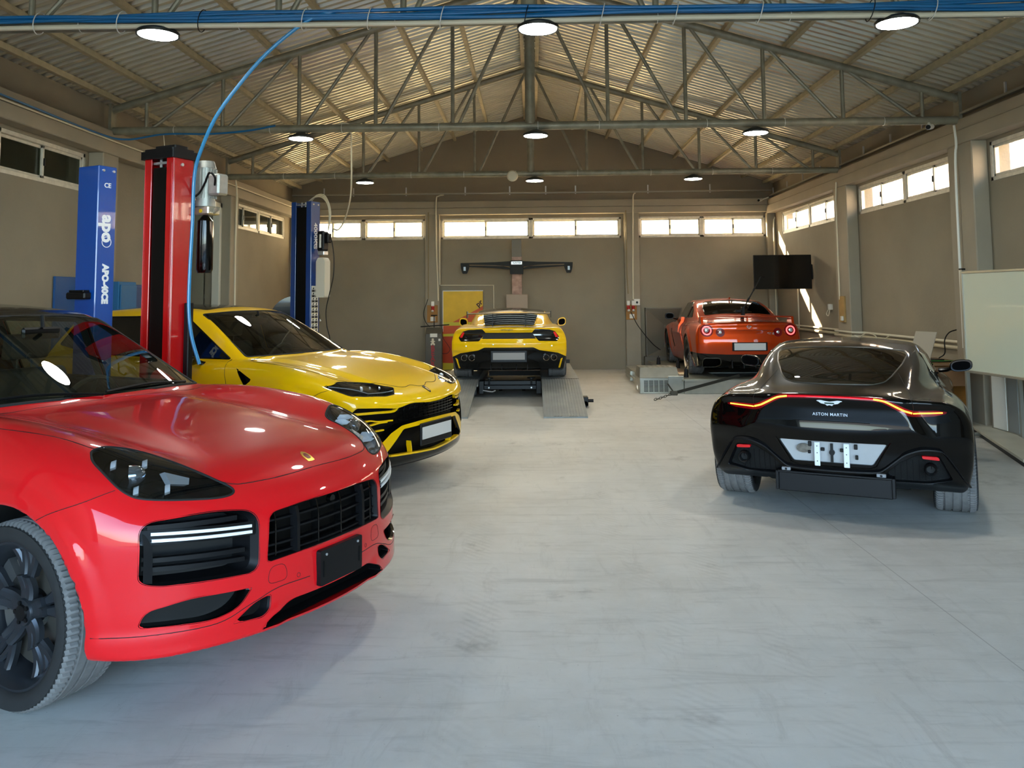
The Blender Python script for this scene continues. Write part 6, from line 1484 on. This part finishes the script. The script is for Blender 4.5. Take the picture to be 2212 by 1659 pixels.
def gtr():
    Hc = tab([(-3.95, .90), (-3.72, .965), (-3.5, .985), (-3.2, .985), (-2.8, .97), (-2.0, .93), (-.8, .94), (-.5, .93), (0, .88), (.4, .80), (.75, .70), (.95, .60)])
    ridge = tab([(-3.8, .0), (-3.5, .01), (-3.0, .03), (-2.6, .035), (-2.0, .02), (-1.0, .0), (-.4, .03), (0, .05), (.4, .04), (.8, 0)])
    F0 = tab([(.1, .88), (.2, .94), (.35, .95), (.5, .94), (.65, .9), (.78, .75), (.95, .4)])
    Bz = tab([(.1, -3.5), (.2, -3.60), (.32, -3.68), (.45, -3.72), (.6, -3.735), (.75, -3.72), (.87, -3.70), (.95, -3.705), (1.0, -3.71), (1.1, -3.6)])
    Wx = tab([(-3.9, .86), (-3.6, .90), (-3.2, .93), (-2.8, .945), (-2.3, .93), (-1.6, .905), (-.9, .915), (-.3, .94), (.05, .945), (.4, .93), (.9, .86)])
    Wz = tab([(.1, -.10), (.2, -.06), (.35, -.02), (.5, 0), (.65, .005), (.78, -.005), (.88, -.04), (.96, -.09), (1.1, -.2)])
    Hr = tab([(-3.6, .92), (-3.2, .99), (-2.9, 1.08), (-2.6, 1.185), (-2.3, 1.275), (-2.0, 1.335), (-1.7, 1.362), (-1.45, 1.37), (-1.2, 1.355), (-.9, 1.29), (-.6, 1.18)])
    Gw = tab([(-3.5, .58), (-3.0, .70), (-2.5, .76), (-1.8, .785), (-.8, .785), (-.2, .74)])
    zb = tab([(-3.9, .26), (-3.5, .2), (-3.1, .14), (.5, .13), (1, .14)])
    def F(x, y, z):
        y = np.abs(y)
        top = z-(Hc(x)-.025*(y/.6)**2+ridge(x)*gau(y-.76, .16))
        rw = np.hypot(x, z-.35); rr = np.hypot(x+2.78, z-.355)
        flare = .02*sstep(.5, .42, rw)+.022*sstep(.52, .43, rr)
        side = y-(Wx(x)+Wz(z)+flare*sstep(.1, .4, z)-.028*gau(z-.45, .15)*sstep(-.5, -.9, x)*sstep(-2.3, -1.9, x))
        nose = x-(F0(z)-.3*y*y)
        tail = (Bz(z)+.10*y*y+.8*np.maximum(y-.7, 0)**2)-x
        b = smax(side, top, .06); b = smax(b, nose, .12); b = smax(b, tail, .05); b = smax(b, zb(x)-z, .03)
        ws = (x-(-.42-.36*y*y-1.75*(z-.94)))*.49
        sd = (y-(Gw(x)+.02-.43*(z-.96)))*.92
        rf = z-(Hr(x)+.018-.035*(y/.5)**2)
        g = smax(sd, rf, .07); g = smax(g, ws, .05); g = smax(g, .7-z, .02); g = smax(g, -3.5-x, .03)
        b = smin(b, g, .04)
        for w, R in ((rw, .38), (rr, .385)): b = smax(b, -np.maximum(w-R, .52-y), .012)
        return b
    car = Car('sports_coupe', 'metallic orange sports coupe with four round tail lamps on the dynamometer', 'car', (3.890, 18.40, .255), math.radians(88.2), F, (-3.86, -1.04, .06), (1.08, 1.04, 1.46), .022)
    r = car.root
    gl = [(-2.06, 0), (-2.09, .50), (-2.5, .585), (-2.82, .60), (-2.90, 0)]; gl = rnd(gl[:-1]+[(-2.90, 0)]+[(x, -y) for x, y in gl[-2:0:-1]], .04, 4); Lg = RT(car, gl, .99)
    dif = [(.99, .44), (.80, .425), (.4, .408), (-.4, .408), (-.80, .425), (-.99, .44), (-.99, 0), (.99, 0)]; Ldf = RR(car, dif, -3.2)
    dlo = [rnd([(-.72, 1.0), (-1.22, 1.285), (-1.75, 1.315), (-1.95, 1.26), (-1.85, 1.01)], .03), rnd([(-1.93, 1.01), (-2.02, 1.24), (-2.25, 1.14), (-2.36, 1.03)], .03)]; Ld = [RS(car, p, .3) for p in dlo]
    ws = rnd([(-.68, .98), (.68, .98), (.54, 1.31), (-.54, 1.31)], .04, 4); Lw = RF(car, ws, -1.4)
    ex = rnd([(.50, .345), (.78, .345), (.805, .25), (.76, .165), (.52, .165), (.475, .25)], .07, 5); Lx = RR(car, ex, -3.0, (0, Ldf))
    vent = rnd([(-.60, .76), (-.66, .76), (-.80, .40), (-.76, .37)], .02); Lv = RS(car, vent, .6)
    under_and_arches(car, [(0, .35), (-2.78, .355)], .384, .17)
    car.part('body_shell', [0], P_org); car.part('rear_bumper_insert', Ldf, M_gloss); liner(car, [0], 1.0); car.part('rear_window', Lg, G_dark); car.line('window_trim', gl, 'z', 1, M_gloss, .008, closed=True, sub=1)
    for l in Ld: car.side_parts('side_window', l, G_car)
    for p in dlo: car.line('window_trim', p, 'y', 1, M_gloss, .008, both=True, closed=True, sub=1)
    car.part('windscreen', Lw, G_dark); cabin(car, -.7, -1.6, .3, .95, .62, 1.2, rear=False)
    car.cavity('exhaust_recess', ex, 'x', -1, .15, M_gloss, M_black, shrink=.9, both=True); car.line('exhaust_trim', ex, 'x', -1, M_dark_steel, .010, closed=True, sub=1, both=True, off=.002)
    car.cavity('fender_vent', vent, 'y', 1, .05, M_gloss, M_black, shrink=.85, both=True)
    for cy, cz, R in ((.72, .823, .108), (.495, .79, .076)):
        lo = car.lay('tail_lamp', cellipse(cy, cz, R, R, 32)[::-1], 'x', -1, M_redlens, .006, .015, .012, both=True)
        if R > .1: ring(car, 'lamp_ring', cy, cz, R*.55, R*.74, mat('ring_glow', 'ff5a5a', .3, emit='ff4848', estr=1.6), off=.010)
        for o, sg in zip(lo, (1, -1)): MB().lathe([(.001, .008), (R*.28, .006), (R*.36, 0)], drape(F, [(sg*cy, cz)], 'x', -1, off=.008)[0][0], (-1, 0, 0), 18).build('lamp_reflector', M_ledoff, o)
    # spoiler
    sp = MB(); ys = np.linspace(-.80, .80, 25); A = []
    zc = 1.045+.02*(1-(ys/.8)**2); xo = -3.62+.16*(ys/.8)**2
    for dx, dz in ((.14, -.012), (.10, .018), (-.05, .022), (-.10, .012), (-.09, -.006), (.02, -.016)): A.append(np.stack([xo+dx, ys, zc+dz], 1))
    for k in range(6): sp.strip(A[k], A[(k+1) % 6])
    sp.add([a[0] for a in A], [tuple(range(6))]).add([a[-1] for a in A], [tuple(range(6))]); so = sp.build('spoiler', P_org, r)
    for sg in (1, -1): MB().prism([(-3.34, 1.05), (-3.56, 1.06), (-3.60, .93), (-3.25, .93)], sg*.785-.02, sg*.785+.02, 'y').build('spoiler_foot', P_org, so)
    MB().prism([(-3.52, 1.05), (-3.60, 1.05), (-3.60, .96), (-3.50, .96)], -.012, .012, 'y').build('spoiler_foot', P_org, so)
    car.line('boot_seam', [(.82, .825), (.4, .822), (0, .822)], 'x', -1, M_gap, .003, both=True); car.line('boot_seam', [(.852, .88), (.86, .7), (.858, .44)], 'x', -1, M_gap, .0025, both=True)
    b_ = ring(car, 'round_badge', 0, .888, .026, .034, M_chrome, both=False)[0]; MB().box((-3.715, -.045, .882), (-3.708, .045, .894), bev=.002).build('badge_bar', M_chrome, b_)
    text('lettering', 'GT-R', .055, M_chrome, r, (drape(F, [(-.37, .77)], 'x', -1)[0][0][0]-.002, -.37, .765), (0, -1, 0), (0, 0, 1), .002, .002)
    pl = MB().box((-3.748, -.30, .47), (-3.715, .30, .62), bev=.006).build('plate_holder', M_satin, r); MB().box((-3.755, -.27, .485), (-3.747, .27, .605), bev=.003).build('number_plate', M_plate, pl)
    MB().prism(rnd([(-3.3, 1.4), (-3.0, 1.4), (-3.02, 1.4)], 0) if False else [(-1.95, 1.375), (-2.10, 1.36), (-2.12, 1.40)], -.012, .012, 'y').build('roof_antenna', P_org, r)
    for sg in (1, -1): door_mirror(car, -.66, sg*.98, 1.02, sg, M_satin, .20, .14, .13)
    for k in range(4): MB().prism([(-3.68, .30), (-3.70, .17), (-3.4, .15), (-3.4, .28)], -.3+.2*k-.006, -.3+.2*k+.006, 'y').build('diffuser_fin', M_satin, r)
    car.line('door_seam', [(-.62, .95), (-.7, .6), (-.68, .3)], 'y', 1, M_gap, .003, both=True); car.line('door_seam', [(-1.98, 1.0), (-2.05, .75), (-1.95, .32)], 'y', 1, M_gap, .003, both=True)
    M_rim = mat('rim_gunmetal', '2c2d30', .25, metal=.8)
    for x, w2, yy in ((0, .26, .81), (-2.78, .29, .81)):
        for sg in (1, -1): wheel(r, x, sg*yy, .353, .353, .262, w2, sg, 'six', M_rim, 'b08a2a', tread=60)
    return car
# ================================================================== ALIGNMENT LIFT AND DYNAMOMETER
M_deck = mat('runway_grey', '8b8f8d', .55, metal=.2, noise=(5, .08), bump=(90, .35)); M_liftblk = mat('lift_black', '17181a', .45, metal=.3)
al = thing('alignment_lift', 'grey two runway alignment lift with ramps under the yellow supercar', 'car lift', (-.385, 0, 0))
HZ, Y0, Y1, YR = .33, 14.06, 18.7, 11.8
for sg in (-1, 1):
    x0, x1 = sorted((sg*.53, sg*1.15))
    rw = MB().box((x0, Y0, HZ-.13), (x1, Y1, HZ-.004), bev=.006).build('runway', M_deck, al)
    MB().box((x0+.04, Y0+.2, .05), (x1-.04, Y1-.2, HZ-.13)).build('runway_beam', M_liftblk, rw)
    for yy in (14.5, 16.6, 18.4): MB().box((x0+.08, yy, 0), (x1-.08, yy+.15, HZ-.13)).build('runway_foot', M_liftblk, rw)
    # corrugated ramp
    n = 30; A = []; Bq = []
    for k in range(n+1):
        x = x0+(x1-x0)*k/n; dz = .004*(k % 2)
        A.append((x, Y0-.01, HZ-.004+dz)); Bq.append((x, YR, .022+dz))
    C_ = [(x0, YR, .0), (x1, YR, .0), (x1, Y0-.01, HZ-.05), (x0, Y0-.01, HZ-.05)]
    ra = MB().strip(A, Bq).add(C_, [(0, 1, 2, 3)]).add([A[0], Bq[0], C_[0], C_[3]], [(0, 1, 2, 3)]).add([A[-1], Bq[-1], C_[1], C_[2]], [(0, 1, 2, 3)]).add([Bq[0], Bq[-1], C_[1], C_[0]], [(0, 1, 2, 3)]).build('ramp', M_deck, al, smooth=0)
    for xx in (x0+.2, x1-.2): MB().cyl((xx-.06, YR+.02, .012), (xx+.06, YR+.02, .012), .016, 8).build('ramp_roller', M_liftblk, ra)
    MB().cyl((x0, Y0-.005, HZ-.015), (x1, Y0-.005, HZ-.015), .018, 8).build('ramp_hinge', M_dark_steel, ra)
    MB().box((x0, Y0+3.3, HZ-.004), (x1, Y0+3.4, HZ+.07), bev=.005).build('wheel_stop', M_liftblk, rw)
# jack beam between the runways
MB().box((-.50, 14.30, .13), (.50, 14.40, .20), bev=.006).box((-.44, 14.36, .20), (.44, 14.44, .27), bev=.006).box((-.53, 14.25, .06), (-.44, 14.5, .28), bev=.01).box((.44, 14.25, .06), (.53, 14.5, .28), bev=.01).build('jack_beam', M_liftblk, al)
for x in (-.36, .36):
    MB().cyl((x, 14.37, .2), (x, 14.37, .31), .02, 10).cyl((x, 14.37, .31), (x, 14.37, .325), .07, 16).build('jack_pad', M_liftblk, al); MB().cyl((x, 14.29, .16), (x, 14.28, .16), .014, 8).build('beam_bolt', M_silver, al)
MB().tube([(-.46, 14.25, .12), (-.3, 14.22, .10), (-.25, 14.23, .12)], .012, 8).build('jack_handle', M_silver, al)
for x in (-.20, .22): MB().cyl((x-.03, 15.3, .05), (x+.03, 15.3, .05), .05, 14).build('jack_castor', M_liftblk, al)
MB().box((-.55, 18.0, .02), (.55, 18.1, .12)).build('cross_tie', M_liftblk, al)
sx = 1.18
MB().cyl((sx, 12.9, .05), (sx, 12.98, .05), .05, 12).box((sx-.03, 12.9, .02), (sx+.05, 13.1, .16), bev=.008).cyl((sx+.05, 12.95, .1), (sx+.13, 12.95, .1), .025, 10).build('air_valve', M_liftblk, al)

# dynamometer -------------------------------------------------------------
dy = thing('dynamometer', 'galvanised steel rolling road dynamometer under the orange coupe', 'dynamometer', (0, 0, 0))
M_galv = mat('zinc_plate', 'b4b5ac', .3, metal=.85, noise=(2.5, .18), bump=(9, .12)); M_galv2 = mat('zinc_deck', '8f8f80', .4, metal=.5, noise=(3, .15))
MB().box((2.62, 14.62, .0), (5.15, 14.66, .235), bev=.004).build('front_panel', M_galv, dy)
MB().box((2.62, 14.60, .20), (3.45, 14.67, .238), bev=.004).build('front_rail', M_galv, dy)
for a, b in ((2.58, 3.30), (4.35, 5.15)): MB().box((a, 14.64, .215), (b, 18.9, .252), bev=.004).build('deck_plate', M_galv2, dy)
MB().box((3.30, 14.64, .16), (4.35, 18.9, .20)).build('centre_deck', M_galv2, dy)
for a, b in ((14.66, 15.05), (15.95, 17.7), (18.75, 18.9)): MB().box((3.30, a, .20), (4.35, b, .248), bev=.004).build('centre_plate', M_galv2, dy)
for yy in (15.42, 15.74, 18.2, 18.52): MB().cyl((2.75, yy, .15), (5.0, yy, .15), .095, 24).build('roller', mat('roller_steel', '6f6c64', .4, metal=.7), dy)
MB().box((1.98, 15.4, .0), (2.60, 18.0, .22), bev=.006).build('side_box', M_galv, dy)
MB().box((2.35, 14.68, 0), (2.62, 15.4, .30), bev=.006).build('side_box', M_galv, dy)
MB().box((5.15, 14.64, 0), (5.2, 18.9, .24)).build('side_panel', M_galv, dy)
for y, z in ((15.9, .14), (16.8, .14)): MB().box((1.94, y, .02), (1.98, y+.06, .20)).build('side_rib', M_galv, dy)
MB().cyl((1.94, 15.3, .12), (1.94, 17.6, .12), .018, 8).tube(cr([(1.93, 15.2, .22), (1.88, 15.1, .15), (1.86, 15.0, .05), (1.92, 14.95, .02)], 6), .012, 6).build('side_pipe', M_galv, dy)
# eddy brake box with vent slots
vb = MB().box((1.86, 14.70, .0), (2.54, 15.35, .27), bev=.006).add([(1.86, 14.70, .27), (2.54, 14.70, .27), (2.54, 15.35, .27), (1.86, 15.35, .27), (1.88, 14.80, .44), (2.52, 14.80, .44), (2.52, 15.3, .44), (1.88, 15.3, .44)], [(0, 1, 5, 4), (1, 2, 6, 5), (2, 3, 7, 6), (3, 0, 4, 7), (4, 5, 6, 7)]).build('brake_box', M_galv, dy, smooth=0)
sm = MB().box((0, -.002, 0), (.075, .002, .012)).mesh(M_black, 0)
for i in range(6):
    for j in range(9):
        o = link('vent_slot', sm, vb, (1.93+i*.088, 14.699, .035+j*.022))
for k in range(7): MB().box((1.93+k*.09, 14.86, .438), (1.955+k*.09, 15.2, .444)).build('top_rib', M_galv2, vb)
for (x, y) in ((2.66, 17.85), (2.90, 16.87), (2.72, 15.0)):
    MB().lathe([(.001, .15), (.03, .15), (.035, .13), (.045, .0)], (x, y, .245), (0, 0, 1), 12).cyl((x, y, .39), (x, y, .43), .008, 6).build('rubber_stop', M_rubber, dy)
# tie-down strap and chain
sd = thing('tie_down_strap', 'dark ratchet strap with chain from the orange coupe to the floor', 'strap', (0, 0, 0))
a, b = np.array((3.60, 14.75, .30)), np.array((2.30, 13.86, .10)); d = (b-a)/np.linalg.norm(b-a); sdv = np.cross(d, (0, 0, 1)); sdv /= np.linalg.norm(sdv)
MB().strip([a+sdv*.0+np.array((0, 0, .025)), b+np.array((0, 0, .025))], [a-np.array((0, 0, .025)), b-np.array((0, 0, .025))]).strip([a+sdv*.004+np.array((0, 0, .025)), b+sdv*.004+np.array((0, 0, .025))], [a+sdv*.004-np.array((0, 0, .025)), b+sdv*.004-np.array((0, 0, .025))]).build('webbing', mat('webbing', '35352f', .8), sd, smooth=0)
MB().box((2.24, 13.80, .07), (2.36, 13.88, .14), bev=.01).tube([(2.30, 13.85, .12), (2.24, 13.83, .20), (2.20, 13.80, .26)], .012, 6).build('ratchet', M_dark_steel, sd)
for k in range(7):
    c = np.array((2.24-.043*k, 13.83-.02*k, max(.085-.012*k, .022))); th = np.linspace(0, 2*PI, 13)[:-1]; u = np.array((-.9, -.42, -.2)); u /= np.linalg.norm(u); v = np.array((.42, -.9, 0)) if k % 2 else np.array((0, 0, 1.))
    MB().tube([c+u*.030*math.cos(t)+v*.016*math.sin(t) for t in th], .006, 6, closed=True).build('chain_link', M_dark_steel, sd)
# camera boom on the coupe's boot lid
bm = thing('camera_boom', 'black clamp arm with thin boom on the rear of the orange coupe', 'boom', (3.80, 15.25, 1.22))
MB().box((-.03, -.03, 0), (.03, .03, .10), bev=.008).box((-.02, -.05, .10), (.04, .02, .26), bev=.008).box((-.13, -.05, .16), (-.02, -.01, .21), bev=.008).build('clamp', M_black, bm)
MB().cyl((.02, 0, .22), (.36, .05, .78), .012, 8).cyl((.10, .01, .36), (.14, .02, .42), .02, 8).cyl((.22, .03, .55), (.25, .035, .60), .018, 8).tube(cr([(.35, .05, .77), (.38, .05, .80), (.43, .05, .79)], 5), .01, 6).build('boom_arm', M_black, bm)
# blower box behind the orange coupe
bw = thing('blower_box', 'dark grey blower duct box against the back wall beside the orange coupe', 'blower', (3.05, YB-.10, 0))
M_blow = mat('blower_grey', '6a6457', .55)
MB().box((-.42, -.09, .30), (-.40, .09, 1.42)).box((.40, -.09, .30), (.42, .09, 1.42)).box((-.42, -.09, 1.40), (.42, .09, 1.42)).box((-.42, -.09, .30), (.42, .09, .32)).build('duct_casing', M_blow, bw)
MB().add([(-.40, -.09, 1.40), (.40, -.09, 1.40), (.40, -.09, .32), (-.40, -.09, .32), (.02, .08, 1.02), (.3, .08, 1.02), (.3, .08, .5), (.02, .08, .5)], [(0, 1, 5, 4), (1, 2, 6, 5), (2, 3, 7, 6), (3, 0, 4, 7), (4, 5, 6, 7)]).build('duct_throat', M_blow, bw, smooth=0)
MB().box((-.46, -.09, 0), (.44, .09, .30), bev=.01).build('plinth', M_blow, bw)
import time as _t
for _f in (cayenne, urus, aston, huracan, gtr):
    _t0 = _t.time(); _f(); print(_f.__name__, round(_t.time()-_t0, 2))
